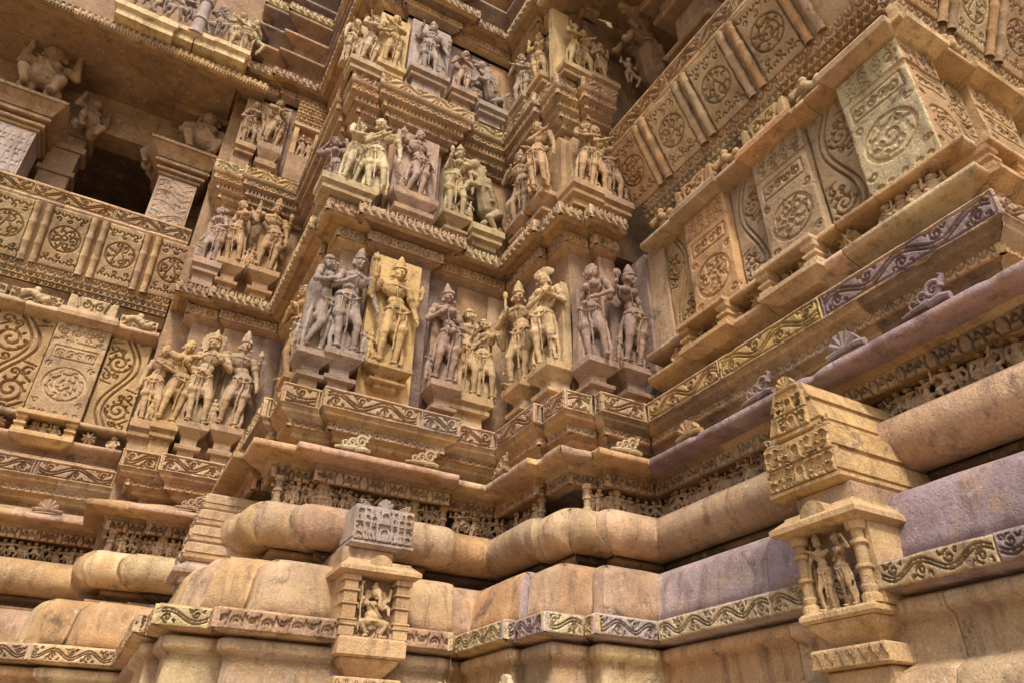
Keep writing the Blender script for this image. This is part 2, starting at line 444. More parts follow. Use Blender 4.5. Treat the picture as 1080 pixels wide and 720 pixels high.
def p_cloud(w, h, res, rng):                # curling cloud leaves of the drip band
    W, H = int(w/res), int(h/res); G = np.zeros((H, W)); n = max(1, round(w/(h*1.9)))
    for k in range(n):
        cx = (k+.5)*w/n
        for s in (-1, 1):
            stroke(G, res, spiral(cx+s*h*.34, h*.52, h*.26, h*.06, 1.57, 1.1, 16, s), h*.055)
            stroke(G, res, [(cx+s*h*.8, h*.95), (cx+s*h*.62, h*.35), (cx+s*h*.75, 0)], h*.07)
        stroke(G, res, [(cx, h*.55), (cx, h*.1)], h*.06)
    return G
def p_chaitya(w, h, res, rng):              # stacked horseshoe arches
    W, H = int(w/res), int(h/res); G = np.zeros((H, W)); gw = max(.009, min(w*.022, h*.05))
    def arch(cx, y0, r):
        X, Y = np.meshgrid((np.arange(W)+.5)*res, (np.arange(H)+.5)*res)
        d = np.hypot(X-cx, Y-y0-r*.9)
        g = np.where((d < r*.55) & (Y > y0+r*.45), 1., 0.); G[:] = np.maximum(G, g)
        stroke(G, res, [(cx-r, y0)]+spiral(cx, y0+r*.9, r, r, math.pi*1.1, .6, 18, -1)+[(cx+r, y0)], gw)
        stroke(G, res, circle(cx, y0+r*.75, r*.25, 10), gw*.6)
    rows = 2 if h > .3*w else 1; hr_ = h/rows
    for k in range(rows):
        y = hr_*k; r = hr_*.36; arch(w/2, y+hr_*.22, r)
        nx = int((w/2-r*1.3)/(hr_*.42))
        for s in (-1, 1):
            for q in range(nx):
                x = w/2+s*(r*1.55+hr_*.42*(q+.3))
                stroke(G, res, spiral(x, y+hr_*.66, hr_*.19, hr_*.05, rng.uniform(0, 6), 1.2, 14, s), gw*.8)
                stroke(G, res, spiral(x, y+hr_*.26, hr_*.15, hr_*.04, rng.uniform(0, 6), 1.0, 12, -s), gw*.8)
                stroke(G, res, [(x-s*hr_*.22, y+hr_*.08), (x-s*hr_*.22, y+hr_*.9)], gw*.8)
        stroke(G, res, [(0, y+hr_*.97), (w, y+hr_*.97)], gw*.8)
    return G

def relief(name, O, U, Vv, w, h, G, res, depth, tint, parent, bulge=0, skirt=.06, grow=None):
    """height-field slab: groove mask G carved `depth` deep into a slab face; closed sides"""
    O, U, Vv = Vector(O), Vector(U), Vector(Vv); N = U.cross(Vv).normalized()
    H, W = G.shape
    u = np.linspace(0, w, W); v = np.linspace(0, h, H)
    uu, vv = np.meshgrid(u, v)
    d = -depth*G
    if bulge: d = d+bulge*(1-(2*vv/h-1)**2)
    rs = np.random.RandomState(int(abs(O.x*100+O.z*37+O.y*11)) % 9999)
    lo = rs.randn(max(2, H//14+2), max(2, W//14+2))*.006          # worn, uneven face
    yi = np.linspace(0, lo.shape[0]-1.001, H); xi = np.linspace(0, lo.shape[1]-1.001, W)
    y0 = yi.astype(int); x0 = xi.astype(int); fy = (yi-y0)[:, None]; fx = (xi-x0)[None]
    y1, x1 = np.minimum(y0+1, lo.shape[0]-1), np.minimum(x0+1, lo.shape[1]-1)
    d = d+lo[np.ix_(y0, x0)]*(1-fy)*(1-fx)+lo[np.ix_(y1, x0)]*fy*(1-fx)+lo[np.ix_(y0, x1)]*(1-fy)*fx+lo[np.ix_(y1, x1)]*fy*fx
    c2 = rs.randn(max(3, H//4+2), max(3, W//7+2))
    yi = np.linspace(0, c2.shape[0]-1.001, H); xi = np.linspace(0, c2.shape[1]-1.001, W)
    y0 = yi.astype(int); x0 = xi.astype(int); fy = (yi-y0)[:, None]; fx = (xi-x0)[None]
    c2 = c2[np.ix_(y0, x0)]*(1-fy)*(1-fx)+c2[np.ix_(y0+1, x0)]*fy*(1-fx)+c2[np.ix_(y0, x0+1)]*(1-fy)*fx+c2[np.ix_(y0+1, x0+1)]*fy*fx
    de = np.minimum(np.minimum(uu, w-uu), np.minimum(vv, h-vv))
    d = d-.035*np.clip((c2-1.0)*1.6, 0, 1)*np.exp(-de/.016)-.007*np.exp(-de/.006)
    d = d+rs.randn(H, W)*.0012
    dd = np.full((H+2, W+2), -skirt); dd[1:-1, 1:-1] = d
    u = np.concatenate([[0], u, [w]]); v = np.concatenate([[0], v, [h]]); uu, vv = np.meshgrid(u, v)
    P = np.array(O)[None, None]+uu[..., None]*np.array(U)+vv[..., None]*np.array(Vv)+dd[..., None]*np.array(N)
    H += 2; W += 2
    idx = np.arange(H*W).reshape(H, W)
    Q = np.stack([idx[:-1, :-1], idx[:-1, 1:], idx[1:, 1:], idx[1:, :-1]], -1).reshape(-1, 4)
    me = np_mesh(name, P.reshape(-1, 3), Q, tint, smooth=False)
    return link(name, me, STONE, parent)
def plan_relief(name, plan, p, z0, z1, pat, depth, tints, parent, segs=None, res=.011, margin=.0, blk=(.9, 1.5), seed=1, tintf=None, bulge=0, hide=()):
    rng = random.Random(seed)
    for i in (segs if segs is not None else range(plan.n)):
        a, b, L = plan.seg_frame(i, p)
        dx = plan.d[i]
        if (b[0]-a[0])*dx[0]+(b[1]-a[1])*dx[1] < .09: continue
        cuts = [0]
        while L-cuts[-1] > blk[1]*1.25: cuts.append(cuts[-1]+rng.uniform(*blk))
        cuts.append(L)
        for k in range(len(cuts)-1):
            s0, s1 = cuts[k]+margin+.004*(k > 0), cuts[k+1]-margin-.004*(k < len(cuts)-2)
            if s1-s0 < .07: continue
            O = (a[0]+dx[0]*s0, a[1]+dx[1]*s0, z0)
            G = pat(s1-s0, z1-z0, res, rng)
            tint = tintf(i, O, rng) if tintf else pick(tints, rng)
            relief(name, O, (dx[0], dx[1], 0), (0, 0, 1), s1-s0, z1-z0, G, res, depth, tint, parent, bulge)

# ------------------------------------------------------------------ ground and body of the temple
gme = py_mesh('ground', [(-400, -400, -2.9), (400, -400, -2.9), (400, 400, -2.9), (-400, 400, -2.9)], [(0, 1, 2, 3)], (.42, .32, .20))
gr = link('ground', gme, STONE); gr['kind'] = 'structure'

temple = empty('temple_wall', (4.3, 8.3, -2.9), 'stepped sandstone temple wall with stacked carved mouldings and friezes', 'temple wall')
temple.location = (0, 0, 0)

B0, B1, B2 = (-.25, 12.75), (-.25, 11.60), (.28, 11.60)
LOW = Plan([(-7, 12.75), B0, B1, B2, (.28, 11.5), (1.2, 11.5), (1.2, 8.83), (1.31, 8.83), (1.31, 8.28), (1.79, 8.28), (1.79, 8.13), (3.68, 8.13), (3.68, 8.28),
            (4.27, 8.28), (4.27, 7.2), (4.40, 7.2), (4.40, 6.67), (4.83, 6.67), (4.83, 6.5), (5.55, 6.5), (5.55, 1.94), (13, 1.94)])
# upper storeys: only the statue bays (the recess and the long right wall carry balconies)
UP = Plan([(-.25, 12.75), B1, B2, (.28, 11.5), (1.3, 11.5), (1.3, 8.83), (1.40, 8.83), (1.40, 8.28), (1.85, 8.28), (1.85, 8.13), (3.62, 8.13), (3.62, 8.28),
           (4.27, 8.28), (4.27, 7.2), (4.40, 7.2), (4.40, 6.67), (4.83, 6.67), (4.83, 6.5), (5.55, 6.5)])
warm = ['ochre', 'tan', 'buff', 'tan', 'pink', 'ochre']
def t_low(i, c, rng):
    return pick(warm, rng)
def t_purple_right(i, c, rng):              # the long right wall has mauve stones towards the camera
    if i == 19 and (c > -3.6): return pick(['purple'], rng)
    if i == 19 and c > -6.4: return pick(['lilac', 'pink'], rng)
    if i in (14, 15, 16, 17, 18): return pick(['pink', 'lilac', 'rust'], rng)
    return pick(warm+['pink'], rng)
# 1 base and plinth below the curl band
course('plinth', LOW, [(.95, -2.9), (.95, -1.2), (.80, -1.1), (.78, .1), (.84, .16), (.86, .55), (.80, .68), (.68, .74), (.64, .76), (.64, 1.02), (.72, 1.06), (.72, 1.14), (.66, 1.17), (.4, 1.19)],
       warm, temple, seed=1, blk=(1, 1.8), pillow=.10)
# 2 curl band
course('curl_band_core', LOW, [(.4, 1.19), (.80, 1.2), (.80, 1.40), (.55, 1.44), (.3, 1.45)], warm, temple, seed=2, blk=(.8, 1.4), tintf=t_purple_right, chip=.035, step=.085)
def t_curl(i, O, rng): return pick(['purple'], rng) if (i == 19 and O[1] < 3.6) else pick(['tan', 'buff', 'pink'] if i < 11 else ['buff', 'lilac', 'cream'], rng)
plan_relief('curl_relief', LOW, .835, 1.215, 1.385, p_low, .036, warm, temple, seed=3, blk=(1.3, 2.0), tintf=t_curl, res=.008)
# 3 cushion
cush = [(.30, 1.44), (.52, 1.455), (.49, 1.60), (.465, 1.78), (.43, 1.90), (.36, 1.985), (.25, 2.035), (.05, 2.065), (-.45, 2.08)]
course('cushion_moulding', LOW, cush, warm, temple, seed=4, blk=(.75, 1.3), longwall=True, pillow=.14, smooth=True, tintf=t_purple_right, wob=.009)
# 4 neck
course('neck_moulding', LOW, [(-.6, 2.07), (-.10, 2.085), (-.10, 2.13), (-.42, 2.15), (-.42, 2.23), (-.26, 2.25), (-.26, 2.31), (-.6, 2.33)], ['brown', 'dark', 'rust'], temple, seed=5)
# 5 roll
rollp = [(-.13+.29*math.cos(a), 2.545+.25*math.sin(a)) for a in [R(-125+19*k) for k in range(14)]]
course('roll_moulding', LOW, rollp, warm, temple, seed=6, blk=(.7, 1.25), longwall=True, pillow=.16, smooth=True, wob=.01)
# 6 procession recess
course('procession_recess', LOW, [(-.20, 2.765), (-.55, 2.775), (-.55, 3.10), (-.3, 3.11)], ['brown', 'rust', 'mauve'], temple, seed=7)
# 7 drip band and 8 eave
course('drip_moulding', LOW, [(-.62, 3.10), (-.16, 3.12), (-.13, 3.14), (-.13, 3.20), (-.06, 3.24), (-.04, 3.27), (-.02, 3.28)], ['ochre', 'brown', 'tan', 'rust'], temple, seed=8)
plan_relief('drip_leaves', LOW, -.07, 3.08, 3.225, p_cloud, .05, ['brown', 'tan', 'rust'], temple, seed=9, blk=(.8, 1.3))
def t_eave(i, c, rng): return pick(['purple'], rng) if (i == 19 and c > -6.0) else pick(['tan', 'ochre', 'pink', 'rust'], rng)
course('eave', LOW, [(-.06, 3.275), (.06, 3.285), (.225, 3.305), (.24, 3.315), (.24, 3.375), (.22, 3.39), (.02, 3.47), (-.20, 3.56), (-.36, 3.58), (-.5, 3.60)],
       ['tan', 'ochre', 'pink', 'rust'], temple, seed=10, tintf=t_eave, wob=.008, inset=.006, blk=(.9, 1.6), chip=.055, step=.085)
# 9 mouldings under the frieze
course('under_frieze_moulding', LOW, [(-.5, 3.59), (-.40, 3.60), (-.40, 3.68), (-.27, 3.70), (-.25, 3.72), (-.25, 3.76), (-.19, 3.78), (-.17, 3.88), (-.06, 3.93), (-.04, 3.95), (-.04, 3.975), (-.01, 4.0), (.0, 4.005)],
       ['ochre', 'rust', 'tan', 'brown'], temple, seed=11, chip=.035, step=.085)
plan_relief('leaf_relief', LOW, -.145, 3.785, 3.885, p_leaf, .03, ['ochre', 'tan', 'rust'], temple, seed=12, res=.012)
# 10 frieze
course('frieze_core', LOW, [(-.04, 4.0), (-.006, 4.003), (-.006, 4.03), (-.035, 4.035), (-.035, 4.25), (-.004, 4.255), (-.006, 4.285), (-.45, 4.30)], ['tan', 'ochre', 'pink'], temple, seed=13, blk=(.9, 1.5), chip=.035, step=.085)
def t_fr(i, O, rng):
    if i == 19: return pick(['purple'] if O[1] < 4.25 else (['yellow'] if O[1] < 5.3 else ['ochre', 'tan']), rng)
    if i == 10: return pick(['tan'] if O[0] < 2.4 else ['grey'], rng)
    return pick(['ochre', 'tan', 'buff', 'pink'], rng)
plan_relief('frieze_scroll', LOW, .004, 4.012, 4.275, p_frieze, .055, warm, temple, seed=14, blk=(.75, 1.45), tintf=t_fr, margin=.012, res=.010)

# 11..: statue storeys
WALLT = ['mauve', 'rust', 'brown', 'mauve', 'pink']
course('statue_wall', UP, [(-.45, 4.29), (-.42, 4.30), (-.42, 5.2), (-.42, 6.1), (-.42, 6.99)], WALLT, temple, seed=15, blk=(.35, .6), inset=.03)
def ledge(z, seed, tall=.0):
    """double carved ledge above a statue storey; z is the underside of its upper lip"""
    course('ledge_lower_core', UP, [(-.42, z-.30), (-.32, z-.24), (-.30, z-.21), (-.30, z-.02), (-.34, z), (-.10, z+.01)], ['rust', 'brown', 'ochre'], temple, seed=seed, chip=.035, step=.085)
    plan_relief('ledge_roundels', UP, -.265, z-.205, z-.03, p_roundel, .035, ['tan', 'ochre', 'pink'], temple, seed=seed+1, res=.012, margin=.01)
    course('ledge_upper_core', UP, [(-.12, z), (-.04, z+.005), (-.045, z+.22), (-.05, z+.24), (-.45, z+.26)], ['tan', 'ochre', 'pink'], temple, seed=seed+2, chip=.035, step=.085)
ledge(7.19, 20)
plan_relief('ledge_beads', UP, .0, 7.195, 7.425, p_bead, .05, ['tan', 'buff', 'pink'], temple, seed=23, res=.011, margin=.006)
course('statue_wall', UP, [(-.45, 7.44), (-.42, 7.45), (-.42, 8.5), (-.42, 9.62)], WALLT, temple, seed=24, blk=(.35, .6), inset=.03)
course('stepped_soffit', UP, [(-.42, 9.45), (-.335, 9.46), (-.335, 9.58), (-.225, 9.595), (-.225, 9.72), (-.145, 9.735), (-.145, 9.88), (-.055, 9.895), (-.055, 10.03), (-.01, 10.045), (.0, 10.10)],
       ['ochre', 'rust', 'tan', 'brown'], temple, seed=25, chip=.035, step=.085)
plan_relief('soffit_leaves', UP, -.322, 9.465, 9.575, p_leaf, .03, ['ochre', 'tan', 'rust'], temple, seed=71, res=.016)
plan_relief('soffit_roundels', UP, -.212, 9.60, 9.715, p_roundel, .03, ['ochre', 'tan', 'rust'], temple, seed=72, res=.016)
plan_relief('soffit_teeth', UP, -.132, 9.74, 9.875, p_dentil, .04, ['ochre', 'tan', 'brown'], temple, seed=73, res=.013)
plan_relief('soffit_scroll', UP, -.042, 9.90, 10.025, p_leaf, .03, ['ochre', 'tan'], temple, seed=74, res=.013)
course('ledge_upper_core', UP, [(-.1, 10.095), (-.03, 10.10), (-.035, 10.32), (-.05, 10.34), (-.45, 10.36)], ['tan', 'ochre'], temple, seed=26, chip=.035, step=.085)
plan_relief('ledge_scroll', UP, .0, 10.105, 10.325, p_open, .04, ['tan', 'buff', 'ochre'], temple, seed=27, res=.013, margin=.006)
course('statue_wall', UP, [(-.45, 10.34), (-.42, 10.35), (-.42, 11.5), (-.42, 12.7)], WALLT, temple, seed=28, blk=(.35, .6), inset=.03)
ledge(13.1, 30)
plan_relief('ledge_beads', UP, .0, 13.105, 13.34, p_bead, .05, ['tan', 'buff', 'pink'], temple, seed=33, res=.014, margin=.006)
zz = 13.36
for k in range(6):                           # thin stacked cornices of the tower base
    course('tower_cornice', UP, [(-.45, zz), (-.26, zz+.03), (-.24, zz+.22), (-.30, zz+.34), (-.28, zz+.48), (-.02, zz+.55), (.0, zz+.57), (.0, zz+.62), (-.45, zz+.68)],
           ['mauve', 'brown', 'rust', 'mauve'], temple, seed=40+k)
    zz += .66
course('tower_cornice', UP, [(-.4, zz), (.1, zz+.1), (.1, zz+1.0), (-.4, zz+1.1)], ['mauve', 'brown'], temple, seed=50)
for k, z in enumerate((15.35,)):
    plan_relief('ledge_beads', UP, .03, z, z+.26, p_bead, .05, ['tan', 'buff'], temple, seed=60+k, res=.016, segs=range(0, 12))
# solid core closing the building behind the sheets
mb = MB(); xf = Fr((0, 0), 'x')
def core(x0, x1, y0, y1, z0, z1, tn='brown'): 
    V = [(x, y, z) for z in (z0, z1) for (x, y) in ((x0, y0), (x1, y0), (x1, y1), (x0, y1))]
    mb.add(V, [(0, 3, 2, 1), (4, 5, 6, 7), (0, 1, 5, 4), (1, 2, 6, 5), (2, 3, 7, 6), (3, 0, 4, 7)], T[tn])
core(-9, -.25, 13.35, 22, -2.9, 9.0)
core(.18, 13, 12.1, 22, -2.9, 18)
core(-.25, .2, 12.3, 22, -2.9, 18)
core(-9, -.2, 14.4, 22, 12.0, 14, 'dark')  # room ceiling: dark tint paints in the shade of the recess
core(-9.3, -8.8, 13, 22, 9, 14, 'dark')  # side wall of the room, its shade put into the tint
core(-9, -.2, 13.2, 14.5, 13.35, 14)
core(2.05, 13, 9.1, 12.4, -2.9, 18)
core(5.2, 13, 7.5, 9.2, -2.9, 18)
core(5.1, 13, 7.0, 9.2, 12.2, 18)
core(5.5, 13, 7.1, 9.2, 7.2, 18)
core(6.7, 13, 3.1, 7.6, -2.9, 7.4)
core(-9, -.2, 21, 22, 9, 14, 'dark')  # room's back wall, coloured dark to stand for shade
core(6.6, 13, 7.2, 12, 7, 18)
core(12.5, 13, -2, 8, 7, 18)
core(6, 13, -2, 8, 13.2, 14)
mb.build('wall_core', temple, wob=0)

# finials standing on the eave
def finial_mesh(kind, tint):
    mb = MB()
    def tube(pts, r0, r1, y=-.03):
        n = 8; V = []; Fc = []; m = len(pts)
        for i, (x, z) in enumerate(pts):
            a, b = pts[max(0, i-1)], pts[min(m-1, i+1)]; d = Vector((b[0]-a[0], 0, b[1]-a[1])).normalized(); nrm = Vector((-d.z, 0, d.x)); r = r0+(r1-r0)*i/(m-1)
            for k in range(n): q = 2*math.pi*k/n; V.append(Vector((x, y, z))+nrm*r*math.cos(q)+Vector((0, 1, 0))*r*1.3*math.sin(q))
        for i in range(m-1):
            for k in range(n): Fc.append((i*n+k, i*n+(k+1) % n, (i+1)*n+(k+1) % n, (i+1)*n+k))
        Fc += [tuple(range(n))[::-1], tuple((m-1)*n+k for k in range(n))]; mb.add(V, Fc, tint)
    if kind == 0:
        for k in range(5): a = R(25+32.5*k); tube([(.02*math.cos(a), .02), (.09*math.cos(a), .02+.09*math.sin(a)), (.14*math.cos(a), .03+.13*math.sin(a))], .03, .042)
        tube([(-.2, .0), (-.1, .02), (.1, .02), (.2, .0)], .03, .03)
    else:
        tube([(.16, .10)]+spiral(.10, .10, .075, .015, .6, 1.5, 18), .026, .012); tube([(.02, .0), (.14, .02), (.21, .0)], .035, .03)
        tube(spiral(-.01, .075, .055, .012, 0, 1.4, 14), .022, .012); tube(spiral(-.10, .05, .042, .012, 0, 1.3, 12), .018, .010); tube([(.17, .15), (.20, .19), (.17, .21)], .022, .010); tube([(-.22, .0), (-.1, .01), (.05, .02)], .015, .035)
    return mb
LOWF = [(.15, 10.5, 'lx', 1, 'buff'), (3.15, 7.28, 'lx', 1, 'cream'), (3.40, 6.2, 'ly', 0, 'cream')]
for (x, y, ax, kind, tn) in [(2.2, 8.0, 'x', 1, 'cream'), (3.1, 8.0, 'x', 1, 'buff'), (4.12, 7.75, 'y', 1, 'tan'), (5.05, 6.38, 'x', 1, 'buff'), (5.42, 5.62, 'y', 0, 'ochre'),
                             (5.40, 4.55, 'y', 1, 'purple'), (5.40, 3.46, 'y', 0, 'lilac'), (5.40, 2.66, 'y', 1, 'purple'), (-1.0, 12.6, 'x', 0, 'pink'), (.85, 11.35, 'x', 1, 'tan')]+LOWF:
    zf_ = 3.46
    o = finial_mesh(kind, T[tn]).build('finial', temple, wob=0)
    o.scale = (1.0, 1.0, 1.1) if len(ax) == 1 else (.6, .6, .9); o.location = (x, y, 3.45 if len(ax) == 1 else .74); o.rotation_euler = (0, 0, 0 if ax[-1] == 'x' else -math.pi/2)

# ------------------------------------------------------------------ carved figures: overlapping solids fused by a voxel remesh
class Fig:
    def __init__(s): s.V = []; s.F = []
    def _add(s, V, Fc): n = len(s.V); s.V += V; s.F += [tuple(i+n for i in f) for f in Fc]
    def ell(s, c, r, rot=None, n=12, m=8):
        V = []; Fc = []
        M = rot or Matrix.Identity(3)
        for i in range(m+1):
            t = math.pi*i/m
            for k in range(n):
                a = 2*math.pi*k/n
                V.append(tuple(Vector(c)+M @ Vector((r[0]*math.sin(t)*math.cos(a), r[1]*math.sin(t)*math.sin(a), r[2]*math.cos(t)))))
        for i in range(m):
            for k in range(n): Fc.append((i*n+k, (i+1)*n+k, (i+1)*n+(k+1) % n, i*n+(k+1) % n))
        s._add(V, Fc)
    def cap(s, a, b, ra, rb, n=10, fl=1.0):
        a, b = Vector(a), Vector(b); d = b-a; L = d.length
        if L < 1e-5: return
        d /= L; x = d.orthogonal().normalized(); y = d.cross(x)
        V = []; Fc = []; rings = []
        for t in (0.02, .5, .87): rings.append((a-d*ra*math.cos(t*math.pi/2), ra*math.sin(t*math.pi/2)))
        rings.append((a, ra)); rings.append((a.lerp(b, .5), (ra+rb)/2)); rings.append((b, rb))
        for t in (.87, .5, .02): rings.append((b+d*rb*math.cos(t*math.pi/2), rb*math.sin(t*math.pi/2)))
        for c, r in rings:
            for k in range(n):
                q = 2*math.pi*k/n; V.append(tuple(c+(x*math.cos(q)+y*math.sin(q))*r))
        m = len(rings)
        for i in range(m-1):
            for k in range(n): Fc.append((i*n+k, i*n+(k+1) % n, (i+1)*n+(k+1) % n, (i+1)*n+k))
        Fc.append(tuple(range(n))[::-1]); Fc.append(tuple((m-1)*n+k for k in range(n)))
        s._add(V, Fc)
    def chain(s, pts, r0, r1=None):
        r1 = r1 or r0; n = len(pts)-1
        for k in range(n): s.cap(pts[k], pts[k+1], r0+(r1-r0)*k/n, r0+(r1-r0)*(k+1)/n, 8)
    def tor(s, c, rx, ry, r, n=22, tilt=0, beads=False):
        for k in range(n):
            a, b = 2*math.pi*k/n, 2*math.pi*(k+1)/n
            P = [Vector((rx*math.cos(q), ry*math.sin(q), tilt*math.sin(q)))+Vector(c) for q in (a, b)]
            if beads: s.ell(P[0], (r*1.25,)*3, n=6, m=4)
            else: s.cap(P[0], P[1], r, r, 6)
    def box(s, c, h, rot=0):
        V = []
        for z in (-1, 1):
            for (x, y) in ((-1, -1), (1, -1), (1, 1), (-1, 1)):
                X, Y = x*h[0], y*h[1]; V.append((c[0]+X*math.cos(rot)-Y*math.sin(rot), c[1]+X*math.sin(rot)+Y*math.cos(rot), c[2]+z*h[2]))
        s._add(V, [(0, 3, 2, 1), (4, 5, 6, 7), (0, 1, 5, 4), (1, 2, 6, 5), (2, 3, 7, 6), (3, 0, 4, 7)])
    def mesh(s, name, voxel, H=1.0, jit=.004, wx=1.0):
        me = bpy.data.meshes.new('tmp'); me.from_pydata([(v[0]*H*wx, v[1]*H*wx, v[2]*H) for v in s.V], [], s.F); me.update()
        ob = bpy.data.objects.new('tmp', me); C.objects.link(ob)
        md = ob.modifiers.new('r', 'REMESH'); md.mode = 'VOXEL'; md.voxel_size = voxel; md.use_smooth_shade = True
        sm = ob.modifiers.new('s', 'SMOOTH'); sm.factor = .5; sm.iterations = 1
        dg = bpy.context.evaluated_depsgraph_get()
        out = bpy.data.meshes.new_from_object(ob.evaluated_get(dg)); out.name = name
        bpy.data.objects.remove(ob); bpy.data.meshes.remove(me)
        n = len(out.vertices); co = np.empty(n*3, np.float32); out.vertices.foreach_get('co', co); co = co.reshape(-1, 3)
        rs = np.random.RandomState(n)
        ph = rs.rand(3)*9
        for a in range(3):                      # gentle erosion so that limbs are not perfectly regular
            co[:, a] += jit*(np.sin(co[:, (a+1) % 3]*23+ph[a])*np.sin(co[:, (a+2) % 3]*31+ph[a])+.5*np.sin(co[:, (a+1) % 3]*61)*np.sin(co[:, a]*53+ph[a]))
        out.vertices.foreach_set('co', co.ravel()); out.update()
        return out

def rz2(v, a, o=(0, 0)):
    x, y = v[0]-o[0], v[1]-o[1]; return (o[0]+x*math.cos(a)-y*math.sin(a), o[1]+x*math.sin(a)+y*math.cos(a), v[2])
ARM = {  # elbow and hand offsets from the shoulder, +x away from the body, -y to the front
    'down': ((.045, .0, -.165), (.055, -.02, -.315)), 'hip': ((.09, .02, -.14), (.015, -.05, -.235)),
    'chest': ((.06, -.01, -.155), (-.055, -.10, -.085)), 'belly': ((.07, .0, -.16), (-.05, -.085, -.20)),
    'up': ((.075, -.01, -.05), (.055, -.04, .08)), 'head': ((.10, -.0, .04), (-.02, -.02, .12)),
    'side': ((.075, .0, -.13), (.11, -.06, -.03)), 'across': ((.05, -.04, -.14), (-.16, -.11, -.06)),
    'hold': ((.065, -.0, -.14), (.055, -.10, .0)), 'low': ((.055, .0, -.16), (.075, -.05, -.29)), 'neck': ((-.06, -.05, -.05), (-.22, -.07, .02))}
def hand(f, p, d, r, side):
    """palm with four unequal curled fingers and a thumb"""
    p = Vector(p); d = Vector(d).normalized(); s = d.orthogonal().normalized(); t = d.cross(s)
    f.ell(p+d*.018, (.019, .014, .022), n=8, m=5)
    for k, L in enumerate((.030, .036, .034, .026)):
        q = p+d*.030+s*(.0085*(k-1.5)); m_ = q+d*L*.5+t*.004; e = m_+d*L*.35+t*.012
        f.cap(q, m_, .0060, .0056, 6); f.cap(m_, e, .0056, .0048, 6)
    f.cap(p+d*.010+s*.012, p+d*.028+s*.026+t*.008, .0065, .0052, 6)
